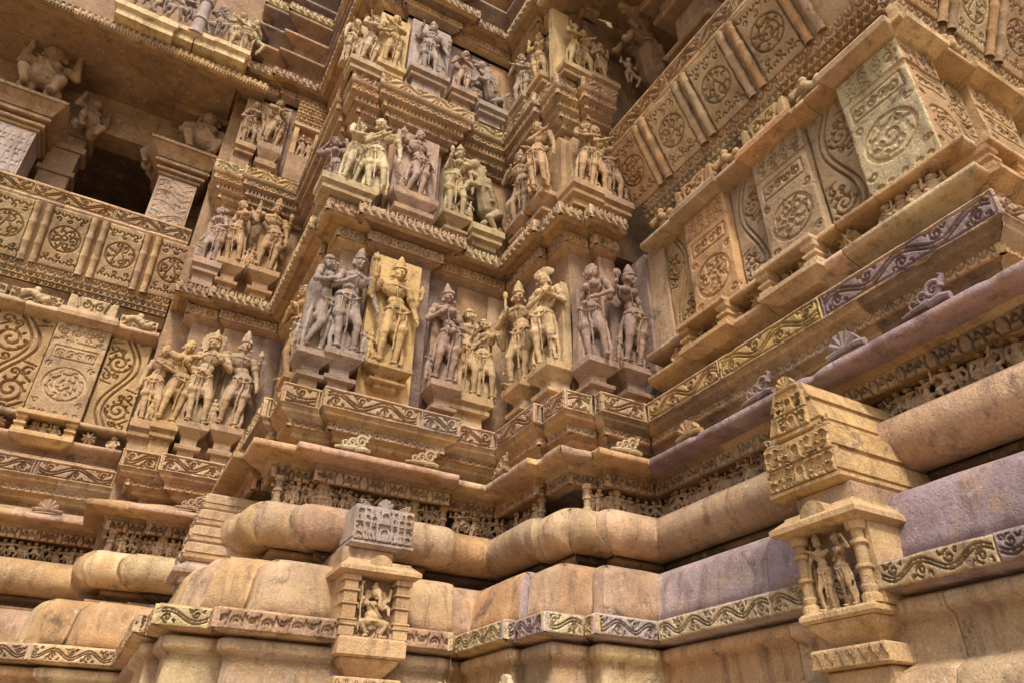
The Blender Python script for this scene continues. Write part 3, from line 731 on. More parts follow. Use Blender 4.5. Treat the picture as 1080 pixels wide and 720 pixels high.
def body(f, sp, O=(0, 0, 0), S=1.0):
    """one carved human figure, height 1, standing at O and facing -y; returns head position"""
    fem = sp.get('sex', 'f') == 'f'; hip = sp.get('hip', .6); turn = sp.get('turn', 0); tilt = sp.get('tilt', 0); fat = sp.get('fat', 1.0)
    def q(v): return (O[0]+v[0]*S, O[1]+v[1]*S, O[2]+v[2]*S)
    def E(c, r, rot=None, **k): f.ell(q(c), tuple(x*S for x in r), rot, **k)
    def K(a, b, ra, rb, **k): f.cap(q(a), q(b), ra*S, rb*S, **k)
    px = hip*.045
    up = lambda v: rz2(v, turn, (px, 0))
    P = (px, 0, .50); Wt = up((px*.4, .002, .60)); Ch = up((-px*.55, -.006, .715)); Nk = up((-px*.3, -.006, .795)); Hd = up((-px*.1+tilt*.03, -.018, .875))
    sw = .098 if fem else .118
    tr = Matrix.Rotation(turn, 3, 'Z') @ Matrix.Rotation(hip*.10, 3, 'Y')
    E(P, (.098 if fem else .084, .070, .064), Matrix.Rotation(-hip*.16, 3, 'Y'))
    E((px*.9, -.01, .545), (.074*fat, .058*fat, .05)); E(Wt, (.060*fat if fem else .072*fat, .048*fat, .062), tr)
    E(Ch, (.080 if fem else .10, .056, .082), tr); E(up((-px*.55, -.004, .745)), (sw, .044, .042), tr)
    if fat > 1.2: E((px*.4, -.05, .585), (.105, .095, .09))
    if fem:
        for s_ in (-1, 1): c = up((-px*.5+s_*.042, -.058, .715)); E(c, (.039, .039, .039)); 
    else:
        for s_ in (-1, 1): E(up((-px*.5+s_*.042, -.036, .728)), (.040, .026, .028))
    for s_ in (-1, 1): E((px+s_*.038, .045, .485), (.048, .042, .050))
    K(Ch, Nk, .036, .030); K(Nk, Hd, .029, .030)
    # head with face
    hr = Matrix.Rotation(turn*1.2+sp.get('look', 0), 3, 'Z') @ Matrix.Rotation(tilt*.28, 3, 'Y')
    hq = lambda v: tuple(Vector(Hd)+hr @ Vector(v))
    E(Hd, (.052, .058, .066), hr); E(hq((0, -.012, -.034)), (.034, .036, .030), hr)
    K(hq((0, -.054, .012)), hq((0, -.068, -.014)), .0065, .0105, n=6)
    for s_ in (-1, 1):
        E(hq((s_*.020, -.048, .008)), (.0125, .0085, .0070), hr, n=8, m=5)
        K(hq((s_*.008, -.052, .020)), hq((s_*.034, -.044, .022)), .0045, .0035, n=6)
        E(hq((s_*.050, .004, -.006)), (.009, .015, .026), n=8, m=5); E(hq((s_*.056, -.006, -.040)), (.014, .016, .018), n=8, m=5)
        E(hq((s_*.022, -.042, -.018)), (.015, .012, .015), hr, n=8, m=5)
    E(hq((0, -.054, -.030)), (.0155, .0075, .0045), hr, n=8, m=4); E(hq((0, -.051, -.038)), (.012, .0075, .005), hr, n=8, m=4)
    E(hq((0, -.042, -.055)), (.014, .012, .010), hr, n=8, m=4)
    # arms
    for s_, pose in ((-1, sp.get('la', 'down')), (1, sp.get('ra', 'down'))):
        for j, po in enumerate([pose]+([sp.get('xl' if s_ < 0 else 'xr')] if sp.get('xl') else [])):
            if po is None: continue
            e, h = ARM[po]; Sh = (-px*.55+s_*sw, (.0 if j == 0 else .03), .752+(-hip*.012*s_))
            Ep = (Sh[0]+s_*e[0], Sh[1]+e[1]+(.02 if j else 0), Sh[2]+e[2]); Hp = (Sh[0]+s_*h[0], Sh[1]+h[1]+(.02 if j else 0), Sh[2]+h[2])
            Sh, Ep, Hp = up(Sh), up(Ep), up(Hp)
            a_ = .0 if fem else .004
            E(Sh, (.034+a_, .034, .034)); K(Sh, Ep, .029+a_, .0235+a_*.5); K(Ep, Hp, .0235+a_*.5, .0155)
            hand_d = (Vector(Hp)-Vector(Ep)); f_q = q(Hp)
            hs = Fig(); hand(hs, (0, 0, 0), hand_d, 1, s_); n0 = len(f.V)
            f.V += [(f_q[0]+v[0]*S, f_q[1]+v[1]*S, f_q[2]+v[2]*S) for v in hs.V]; f.F += [tuple(i+n0 for i in fc) for fc in hs.F]
            mid = Vector(Sh).lerp(Vector(Ep), .45); K(mid+Vector((0, 0, .006)), mid-Vector((0, 0, .006)), .036, .036)
            wr = Vector(Ep).lerp(Vector(Hp), .86); dW = (Vector(Hp)-Vector(Ep)).normalized()*.006; K(wr+dW, wr-dW, .0225, .0225)
            it = sp.get('item_l' if s_ < 0 else 'item_r') if j == (1 if sp.get('xl') else 0) else None
            if it == 'lotus': 
                E((Hp[0], Hp[1], Hp[2]+.06), (.028, .028, .036)); K(Hp, (Hp[0], Hp[1], Hp[2]+.05), .012, .012); E((Hp[0], Hp[1], Hp[2]+.10), (.016, .016, .020))
            if it == 'club': K((Hp[0], Hp[1]-.02, Hp[2]-.26), (Hp[0], Hp[1]-.02, Hp[2]+.12), .011, .016); E((Hp[0], Hp[1]-.02, Hp[2]+.13), (.030, .030, .036)); E((Hp[0], Hp[1]-.02, Hp[2]+.175), (.014, .014, .020))
            if it == 'pot': E((Hp[0], Hp[1]-.01, Hp[2]-.05), (.030, .030, .034)); K((Hp[0], Hp[1]-.01, Hp[2]-.02), Hp, .013, .018)
            if it == 'mirror': E((Hp[0], Hp[1]-.01, Hp[2]+.06), (.040, .014, .040))
            if it == 'fan': K(Hp, (Hp[0]+s_*.01, Hp[1], Hp[2]+.16), .009, .012); E((Hp[0]+s_*.01, Hp[1], Hp[2]+.19), (.024, .02, .045))
    # legs
    leg = sp.get('leg', 'stand')
    for s_ in (-1, 1):
        free = (s_ > 0) == (hip < 0)
        hj = (px+s_*.046, 0, .475)
        if leg == 'squat': kn = (px+s_*.17, -.09, .36); an = (px+s_*.10, -.03, .18)
        elif leg == 'walk' and free: kn = (px+s_*.055, -.055, .275); an = (s_*.085, .03, .045)
        elif free: kn = (px+s_*.085-hip*.02, -.055, .268); an = (s_*.060-hip*.0+s_*.015, -.005, .040)
        else: kn = (px*.8+s_*.045, -.012, .262); an = (px*.35+s_*.040, .004, .036)
        if leg == 'cross' and free: kn = (px+s_*.01, -.07, .27); an = (px-s_*.03, -.05, .04)
        K(hj, kn, .060 if fem else .056, .036); E(kn, (.034, .036, .036)); K(kn, an, .034, .0205)
        ck = Vector(kn).lerp(Vector(an), .3)+Vector((0, .012, 0)); E(ck, (.030, .030, .06))
        ft = Vector(an)+Vector((s_*.02, -.075, -.022)); K((an[0], an[1]+.012, an[2]-.018), ft, .020, .014)
        for kx in range(4): K(ft+Vector(((kx-1.5)*.009, 0, 0)), ft+Vector(((kx-1.5)*.011, -.022, -.003)), .0060, .0050, n=6)
        f.tor(q((an[0], an[1], an[2]+.028)), .027*S, .027*S, .0075*S, 10)
    # jewellery and girdle
    nk = up((-px*.4, -.012, .775)); f.tor(q(nk), .052*S, .046*S, .0065*S, 16, tilt=.014*S)
    f.tor(q((nk[0], nk[1]-.006, nk[2]-.022)), .068*S, .053*S, .0055*S, 18, tilt=.026*S)
    f.tor(q((px, -.002, .532)), .094*S, .070*S, .0085*S, 22, tilt=0); f.tor(q((px, -.002, .512)), .101*S, .075*S, .0055*S, 22)
    f.chain([q((px+x, -.072-.01*(1-abs(x)/.09), .512-.05*math.cos(x/.09*1.57))) for x in np.linspace(-.085, .085, 8)], .006*S)
    f.chain([q((px, -.074, .52)), q((px+.004, -.064, .42)), q((px*.6, -.050, .30)), q((px*.5, -.03, .16))], .010*S, .008*S); f.ell(q((px*.7, -.0, .36)), (.035*S, .045*S, .12*S))
    for s_ in (-1, 1):
        f.chain([q((px+s_*.055, -.064, .50)), q((px+s_*.060, -.068, .43)), q((px+s_*.058, -.060, .36))], .0065*S, .009*S)
        if leg != 'squat': K((px+s_*.05, -.012, .352), (px+s_*.05, -.012, .345), .057, .057)
    f.chain([q(up((-px*.5, -.060, .76))), q(up((-px*.4, -.066, .70))), q(up((0, -.052, .62))), q((px*.6, -.062, .56))], .0055*S)
    if leg != 'squat':
        for s_ in (-1, 1):                      # shawl ends falling beside the legs and tying the figure to its block
            pts = [q((px+s_*.092, .015, .50)), q((px*.5+s_*.102, .025, .38)), q((s_*.096, .02, .24)), q((s_*.112, .015, .12)), q((s_*.098, .015, .01))]
            f.chain(pts, .014*S, .020*S); f.ell(q((0, .04, .12)), (.085*S, .02*S, .13*S))
    return q(Hd), hr
def headdress(f, Hd, hr, S, kind):
    A = lambda v: tuple(Vector(Hd)+hr @ (Vector(v)*S))
    f.ell(A((0, .006, .018)), (.053*S, .058*S, .054*S), hr)
    if kind in ('crown', 'tall'):
        f.tor(A((0, 0, .030)), .054*S, .060*S, .009*S, 18)
        rs_ = (.052, .047, .036, .022) if kind == 'crown' else (.053, .051, .046, .038, .026)
        for k, r in enumerate(rs_):
            z = .050+.025*k; f.ell(A((0, .004, z)), (r*S, r*S, .016*S)); f.ell(A((0, .004, z+.006)), (r*.85*S, r*.85*S, .018*S))
        f.ell(A((0, .004, .050+.025*len(rs_))), (.014*S, .014*S, .014*S))
        for s_ in (-1, 0, 1): f.ell(A((s_*.034, -.046+abs(s_)*.012, .046)), (.015*S, .009*S, .021*S), n=8, m=5)
    elif kind == 'bun':
        f.tor(A((0, 0, .026)), .053*S, .058*S, .008*S, 16); f.ell(A((.032, .050, .022)), (.044*S, .040*S, .040*S)); f.ell(A((0, .01, .062)), (.036*S, .038*S, .022*S))
    elif kind == 'curls':
        for k in range(16):
            a = k*2.4; t = .25+.9*(k/16); f.ell(A((.050*math.sin(t)*math.cos(a), .052*math.sin(t)*math.sin(a)+.008, .018+.056*math.cos(t))), (.017*S,)*3, n=7, m=5)
        f.ell(A((0, .01, .085)), (.028*S, .028*S, .020*S))
    elif kind == 'hood':
        for k in range(5):
            a = (k-2)*.42; f.ell(A((.085*math.sin(a), .03, .03+.085*math.cos(a))), (.036*S, .014*S, .040*S))

def pedestal(mb, fr, s, z0, z1, hw, pf, tint, style=0, pb=-.44):
    H = z1-z0
    if style == 0:
        rect_loft(mb, fr, s, [(z0, hw*.50, pf-.13), (z0+H*.22, hw*.50, pf-.13), (z0+H*.23, hw*.78, pf-.05), (z0+H*.32, hw*.80, pf-.04), (z0+H*.34, hw*.74, pf-.06), (z0+H*.40, hw*.5, pf-.14),
                              (z0+H*.58, hw*.5, pf-.14), (z0+H*.80, hw*.97, pf-.01), (z0+H*.82, hw, pf), (z1-.012, hw, pf), (z1, hw*.97, pf-.012)], tint, pb)
    elif style == 1:
        rect_loft(mb, fr, s, [(z0, hw*.62, pf-.12), (z0+H*.25, hw*.62, pf-.12), (z0+H*.27, hw*.86, pf-.05), (z0+H*.42, hw*.88, pf-.04), (z0+H*.44, hw*.7, pf-.09), (z0+H*.52, hw*.66, pf-.10),
                              (z0+H*.74, hw*.98, pf-.01), (z0+H*.78, hw, pf), (z1-.012, hw, pf), (z1, hw*.98, pf-.012)], tint, pb)
    else:
        rect_loft(mb, fr, s, [(z0, hw*.72, pf-.15), (z1-.26, hw*.72, pf-.15), (z1-.25, hw*.90, pf-.06), (z1-.20, hw*.92, pf-.05), (z1-.19, hw*.86, pf-.08), (z1-.155, hw*.9, pf-.06), (z1-.13, hw, pf), (z1-.014, hw, pf), (z1, hw*.985, pf-.01)], tint, pb)

def statue(label, fr, s, p, z, H, sp, tint, ledge_z, group='carved figures on the temple wall', hw=.25, pf=.02, style=0, slab=None, ptint=None, rot=0, halo=False, att=True, vox=None, cat='statue', name='statue', second=None, pb=-.44, pedrot=0):
    """Empty at the feet > body, headdress, pedestal, back_slab, attendant"""
    if ledge_z == 4.29 or ledge_z == 4.50: z -= .09
    loc = fr.pt(s, p, z); pn = pf-.15
    ax = 1 if fr.ax == 'x' else 0
    t_ = fr.pt(s, pn, z)[ax]/loc[ax]            # bring the figure to the front of its pedestal
    loc = tuple(c*t_ for c in loc); z = loc[2]; H *= t_; p = pn
    g = empty(name, loc, label, cat, group, rz=fr.rz())
    col = (*tint, 1)
    v = vox or max(.0085, H*.0054)
    def put(me, nm, sc=1.0, off=(0, 0, 0), rz=0, c=None, par=None):
        o = link(nm, me, None, par or g); me.materials.clear(); me.materials.append(STAT); o.color = c or col
        o.location = off; o.rotation_euler = (0, 0, rz); return o
    f = Fig(); Hd, hr = body(f, sp)
    b_ = put(f.mesh('body', v, H, wx=1.03), 'body', rz=rot)
    h = Fig(); headdress(h, Hd, hr, 1.0, sp.get('hat', 'crown')); put(h.mesh('headdress', v, H, wx=1.03), 'headdress', rz=0, par=b_)
    if second:
        f = Fig(); Hd, hr = body(f, second); sc = second.get('scale', .95)
        b2 = put(f.mesh('body', v, H*sc, wx=1.03), 'body', off=(second['dx'], second.get('dy', 0), 0), rz=second.get('rot', 0), c=(*second.get('tint', tint), 1))
        h = Fig(); headdress(h, Hd, hr, 1.0, second.get('hat', 'bun')); put(h.mesh('headdress', v, H*sc, wx=1.03), 'headdress', par=b2, c=(*second.get('tint', tint), 1))
    if halo:
        m_ = MB(); n = 26; V = []; Fc = []
        for y in (.07, .13):
            for k in range(n+1):
                a = math.pi*(-.25+1.5*k/n); rr = H*(.115+.006*math.cos(k*math.pi)); V.append((Hd[0]*H+rr*math.cos(a), y, Hd[2]*H+H*.02+rr*1.25*math.sin(a)))
        V += [(Hd[0]*H, .07, Hd[2]*H), (Hd[0]*H, .13, Hd[2]*H)]
        for k in range(n): Fc += [(k, k+1, 2*n+2)[::-1], (n+1+k, n+2+k, k+1, k)]
        Fc.append((0, 2*n+2, 2*n+3, n+1)); Fc.append((n, 2*n+1, 2*n+3, 2*n+2))
        m_.add(V, Fc, tint); m_.build('halo', g)
    fl = Fr((0, 0), 'x')
    if att:
        a = Fig(); body(a, dict(sex='m', hip=-.5, la='up', ra='chest'), S=1)
        put(a.mesh('attendant', .012, H*.27), 'attendant', off=(-H*.155 if (sp.get('hip', .6) > 0) else H*.155, -.05, 0), rz=.3)
    if not slab:
        m_ = MB(); q_ = H*(.13 if not second else .2); c_ = second['dx']*.5 if second else 0
        rect_loft(m_, fl, c_, [(0, q_, min(-.05, -p-.30)), (H*.35, q_*.9, min(-.06, -p-.31)), (H*.72, q_*.95, min(-.07, -p-.32)), (H*.86, q_*.6, min(-.09, -p-.34))], tuple(t*.8 for t in tint), -.44-p); m_.build('back_block', g, wob=.02)
    if slab:
        l, r_, z0_, z1_ = slab; m_ = MB()
        bevbox(m_, fl, l, r_, -p-.44 if False else -(p+.40), -(p+.40)+.13, z0_-z, z1_-z, tint if slab else tint, .02); o = m_.build('back_slab', g)
    if ledge_z is not None:
        m_ = MB(); flr = Fr((0, 0), 'x')
        pedestal(m_, flr, 0, ledge_z-z, 0, hw, pf-p, ptint or tuple(.62*a+.38*b for a, b in zip(tint, T['brown'])), style, pb-p)
        o = m_.build('pedestal', g); o.rotation_euler = (0, 0, pedrot)
    return g

XF = Fr((0, 8.13), 'x')        # central bay: s = x, p toward the viewer
XB = Fr((0, 11.5), 'x')        # rear bay
X6 = Fr((0, 6.5), 'x')         # short faces beside the right wall
def YF(x): return Fr((x, 0), 'y')   # faces looking to -x: s = -y
g1, g2, g3 = 'statues of the lowest row', 'statues of the middle row', 'statues of the top row'
LL = T
mix_ = lambda a, b, t=.5: tuple(T[a][i]*(1-t)+T[b][i]*t for i in range(3))
greyp = mix_('mauve', 'grey', .55)
# ---- lowest row
statue('grey stone woman with raised arm turning right, far left of the central bay row', XF, 1.60, -.20, 4.88, 1.62, dict(hip=.9, turn=.35, la='chest', ra='up', hat='bun', tilt=-.8, leg='walk'), greyp, 4.29, g1, hw=.23, pf=-.03, rot=.45)
statue('tall grey crowned man standing left of the yellow slab deity', XF, 1.97, -.16, 4.96, 1.70, dict(sex='m', hip=-.7, la='chest', ra='low', hat='tall', tilt=.4, look=.3), greyp, 4.29, g1, hw=.26, pf=.02, rot=.1)
statue('yellow four armed deity holding a staff before a tall ochre slab', XF, 2.60, -.16, 4.92, 1.80, dict(sex='m', hip=.6, la='hold', ra='low', xl='up', xr='side', hat='tall', item_l='club', item_r='lotus', tilt=.2), mix_('ochre', 'yellow', .5), 4.50, g1, hw=.32, pf=.0, style=0, slab=(-.36, .40, 4.32, 6.78), rot=.0)
statue('purple grey woman holding a pot right of the yellow slab deity', XF, 3.46, -.22, 4.93, 1.68, dict(hip=.9, la='chest', ra='belly', hat='crown', item_r='pot', tilt=-.3), mix_('mauve', 'pink', .35), 4.29, g1, hw=.24, pf=-.06, rot=-.1)
statue('pale yellow embracing pair in the dark corner of the lowest row', XF, 3.86, -.34, 4.90, 1.60, dict(sex='m', hip=-.8, la='down', ra='side', hat='bun', turn=.3, look=.4), mix_('ochre', 'cream', .35), 4.29, g1, hw=.40, pf=-.16, style=2,
       second=dict(hip=-.7, dx=.30, dy=-.02, scale=.93, la='chest', ra='hold', hat='bun', item_r='lotus', rot=-.3, tilt=-.9, look=-.4), att=False)
statue('orange weathered woman seen sideways on the left flank of the central bay', YF(1.40), -8.95, -.10, 4.75, 1.62, dict(hip=.5, la='chest', ra='belly', hat='bun', turn=.5), mix_('ochre', 'rust', .4), 4.29, g1, hw=.24, pf=.02, rot=.2)
statue('ochre figure with tall crown and big earring on the corner pier', YF(4.27), -7.98, -.22, 5.02, 1.75, dict(sex='m', hip=.7, la='chest', ra='down', hat='tall', turn=.2, look=.5, item_l='fan'), mix_('tan', 'yellow', .35), 4.29, g1, hw=.27, pf=-.02, rot=.45)
statue('yellow woman with crossed arm under a flat stone hood', YF(4.33), -7.28, -.18, 4.98, 1.70, dict(hip=-.6, la='across', ra='chest', hat='hood', tilt=-.3), mix_('ochre', 'cream', .35), 4.29, g1, hw=.28, pf=.0, rot=.6, slab=None)
statue('dark mauve woman in profile left of a broken pillar strip', X6, 5.06, -.34, 5.02, 1.66, dict(hip=-.9, turn=-.5, la='belly', ra='belly', hat='curls', leg='stand', look=-.8), mix_('mauve', 'pink', .3), 4.29, g1, hw=.24, pf=-.02, rot=-.75, att=False)
statue('mauve woman twisting and holding up her shawl beside the panelled wall', X6, 5.60, -.24, 5.00, 1.74, dict(hip=1.0, la='hold', ra='down', hat='tall', tilt=.5, look=.6, item_l='mirror'), mix_('mauve', 'brown', .3), 4.29, g1, hw=.28, pf=.02, rot=0)
# rear bay, lowest row
statue('weathered ochre torso at the left end of the rear bay lowest row', XB, -.08, -.32, 4.90, 1.45, dict(sex='m', hip=-.6, la='down', ra='across', hat='curls'), mix_('ochre', 'tan'), 4.29, g1, hw=.20, pf=-.05, style=2, rot=-.2, att=False)
statue('yellow full bosomed woman leaning on her companion in the rear bay', XB, .20, -.24, 4.92, 1.60, dict(hip=.9, la='neck', ra='chest', hat='curls', tilt=.8), mix_('ochre', 'yellow', .4), 4.29, g1, hw=.20, pf=.0, style=2, rot=.2)
statue('buff man with folded hands under a leafy hood in the rear bay', XB, .60, -.20, 4.98, 1.72, dict(sex='m', hip=-.8, la='belly', ra='chest', hat='crown', look=-.5, turn=-.2), mix_('tan', 'buff'), 4.29, g1, hw=.24, pf=.02, halo=True, rot=0)
statue('buff four armed god with pointed crown beside the hooded man', XB, 1.10, -.16, 5.02, 1.76, dict(sex='m', hip=.9, la='up', ra='low', xl='side', xr='hold', hat='tall', item_l='lotus', item_r='lotus'), mix_('tan', 'grey', .25), 4.29, g1, hw=.26, pf=.02)
# ---- middle row
mz = 7.45
statue('slim purple woman on the left flank above the lowest row', YF(1.40), -8.9, -.10, 7.75, 1.55, dict(hip=.8, la='head', ra='up', hat='bun', turn=.3), mix_('mauve', 'purple', .4), mz, g2, hw=.24, rot=.5)
statue('pale green lovers embracing, left pair of the middle row', XF, 1.66, -.24, 7.82, 1.45, dict(hip=.9, la='chest', ra='neck', hat='bun', turn=.4, tilt=.5), mix_('olive', 'cream', .5), mz, g2, hw=.42, pf=.02, style=2, rot=.5,
       second=dict(sex='m', hip=-.8, dx=.40, dy=-.05, scale=1.14, la='across', ra='down', hat='curls', rot=-.35, tilt=-.8, tint=mix_('olive', 'cream', .7)), att=False)
statue('pink four armed warrior striding before a pink stone slab', XF, 2.70, -.16, 7.98, 1.55, dict(sex='m', hip=.9, la='up', ra='low', xl='hold', xr='hip', hat='curls', leg='walk', item_l='mirror'), mix_('pink', 'lilac', .45), mz, g2, hw=.38, pf=.0, style=1, slab=(-.36, .40, 7.5, 9.5))
statue('olive woman with long girdle tassel beside the rearing beast, middle row', XF, 3.45, -.22, 7.95, 1.62, dict(hip=-.9, la='hold', ra='down', hat='crown', item_l='lotus'), mix_('olive', 'tan', .3), mz, g2, hw=.26, pf=-.02, rot=.1)
statue('pinkish tan man with bent arm on the corner pier, middle row', YF(4.27), -7.98, -.22, 8.02, 1.62, dict(sex='m', hip=.6, la='chest', ra='down', hat='crown', turn=.3), mix_('pink', 'tan'), mz, g2, hw=.26, pf=.0, rot=.3)
statue('tan couple side by side beneath the stepped soffit, middle row', YF(4.33), -7.40, -.18, 8.05, 1.52, dict(hip=.7, la='chest', ra='neck', hat='bun'), mix_('pink', 'ochre', .6), mz, g2, hw=.30, pf=.02, rot=.75, second=dict(sex='m', hip=-.6, dx=.22, dy=-.16, la='neck', ra='down', hat='curls', rot=.6, scale=1.0), att=False)
statue('ochre embracing couple right of the split pale pillar, middle row', X6, 5.02, -.30, 8.05, 1.55, dict(hip=.8, la='across', ra='neck', hat='bun', turn=.3), mix_('ochre', 'tan', .4), mz, g2, hw=.36, pf=.02, style=2, rot=-.1,
       second=dict(sex='m', hip=-.7, dx=.22, dy=.03, scale=1.03, la='neck', ra='down', hat='curls', rot=-.2), att=False)
statue('thin tan figure half hidden behind the right balcony rail', X6, 5.50, -.26, 7.95, 1.5, dict(hip=-.5, la='belly', ra='down', hat='bun'), mix_('tan', 'brown', .4), mz, g2, hw=.28, pf=.02, style=2)
# rear bay, middle row
statue('pink grey woman bending forward at the left of the rear bay middle row', XB, .12, -.28, 8.02, 1.42, dict(hip=.9, la='low', ra='belly', hat='bun', turn=-.5, tilt=-.6), mix_('pink', 'lilac', .5), mz, g2, hw=.24, pf=-.02, style=2, rot=-.5)
statue('yellow and pink woman stretching an arm down in the rear bay', XB, .50, -.22, 8.12, 1.55, dict(hip=-1.0, la='low', ra='side', hat='curls', tilt=-.9, turn=-.3), mix_('ochre', 'pink', .4), mz, g2, hw=.24, pf=.0, rot=-.3)
statue('brown god with yellow crowned head and raised hand in the rear bay', XB, 1.08, -.18, 8.12, 1.72, dict(sex='m', hip=.8, la='up', ra='down', xl='side', xr='hold', hat='tall', item_r='lotus'), mix_('brown', 'ochre', .55), mz, g2, hw=.28, pf=.02)
# ---- top row
tz = 10.35
statue('cream lovers at the left corner of the top row', XF, 1.60, -.26, 10.62, 1.42, dict(hip=.8, la='chest', ra='neck', hat='bun', turn=.3), mix_('tan', 'cream', .4), tz, g3, hw=.30, pf=-.04, style=2, rot=.4,
       second=dict(sex='m', hip=-.6, dx=-.26, dy=.12, scale=.9, la='down', ra='neck', hat='curls', rot=.5), att=False)
statue('yellow pair standing before a leaning pale slab, top row', XF, 2.00, -.18, 10.72, 1.50, dict(sex='m', hip=.4, la='belly', ra='neck', hat='curls'), mix_('yellow', 'tan', .4), tz, g3, hw=.26, pf=.0, style=2, slab=(-.26, .30, 10.4, 12.3), att=False)
statue('grey four armed god with round belly before a grey slab, top row', XF, 2.70, -.16, 10.98, 1.48, dict(sex='m', hip=-.6, la='hold', ra='low', xl='up', xr='side', hat='crown', fat=1.15, item_r='lotus'), mix_('grey', 'lilac', .35), tz, g3, hw=.38, pf=.0, style=2, slab=(-.36, .42, 10.42, 12.55))
statue('small pink couple between the grey god and the beast, top row', XF, 3.42, -.24, 11.0, 1.25, dict(hip=.8, la='chest', ra='across', hat='curls', tilt=.7), mix_('pink', 'lilac', .3), tz, g3, hw=.26, pf=-.04, style=2, rot=-.1)
statue('grey tan pair on the corner pier, top row', YF(4.27), -7.98, -.22, 10.95, 1.42, dict(hip=.7, la='chest', ra='across', hat='curls', turn=.3), mix_('tan', 'grey'), tz, g3, hw=.27, pf=.0, style=2, rot=.4)
statue('yellow woman in strong light, left of a plain slab, top row', YF(4.33), -7.35, -.18, 10.88, 1.36, dict(hip=-.6, la='up', ra='down', hat='crown'), mix_('yellow', 'tan', .5), tz, g3, hw=.24, pf=.0, style=2, rot=.7, att=False)
statue('yellow kissing couple before a tall pale slab, top row', X6, 4.88, -.30, 10.80, 1.34, dict(hip=.8, la='across', ra='neck', hat='bun', turn=.3), mix_('yellow', 'buff', .5), tz, g3, hw=.30, pf=.0, style=2, rot=.1,
       second=dict(sex='m', hip=-.6, dx=.25, dy=.03, scale=1.02, la='neck', ra='down', hat='curls', rot=-.3), slab=(-.34, .02, 10.4, 12.3), att=False)
statue('small tan woman seated low beside the dark beast, top row', X6, 5.44, -.26, 10.80, 1.12, dict(hip=.5, la='chest', ra='up', hat='curls', leg='cross'), mix_('tan', 'ochre'), tz, g3, hw=.30, pf=.02, style=2, att=False)
statue('brown standing woman of the rear bay under the beaded ledge', XB, .62, -.20, 11.15, 1.48, dict(hip=.9, la='neck', ra='chest', hat='bun'), mix_('brown', 'tan', .4), tz, g3, hw=.24, pf=-.02, style=1, rot=.2, slab=(-.2, .26, 10.5, 12.5))
statue('eroded brown slab figure at the dark left end of the rear bay top row', XB, .18, -.24, 11.0, 1.35, dict(hip=-.5, la='belly', ra='down', hat='bun'), mix_('brown', 'tan', .3), tz, g3, hw=.20, pf=-.06, style=2, slab=(-.2, .2, 10.4, 12.4), att=False)

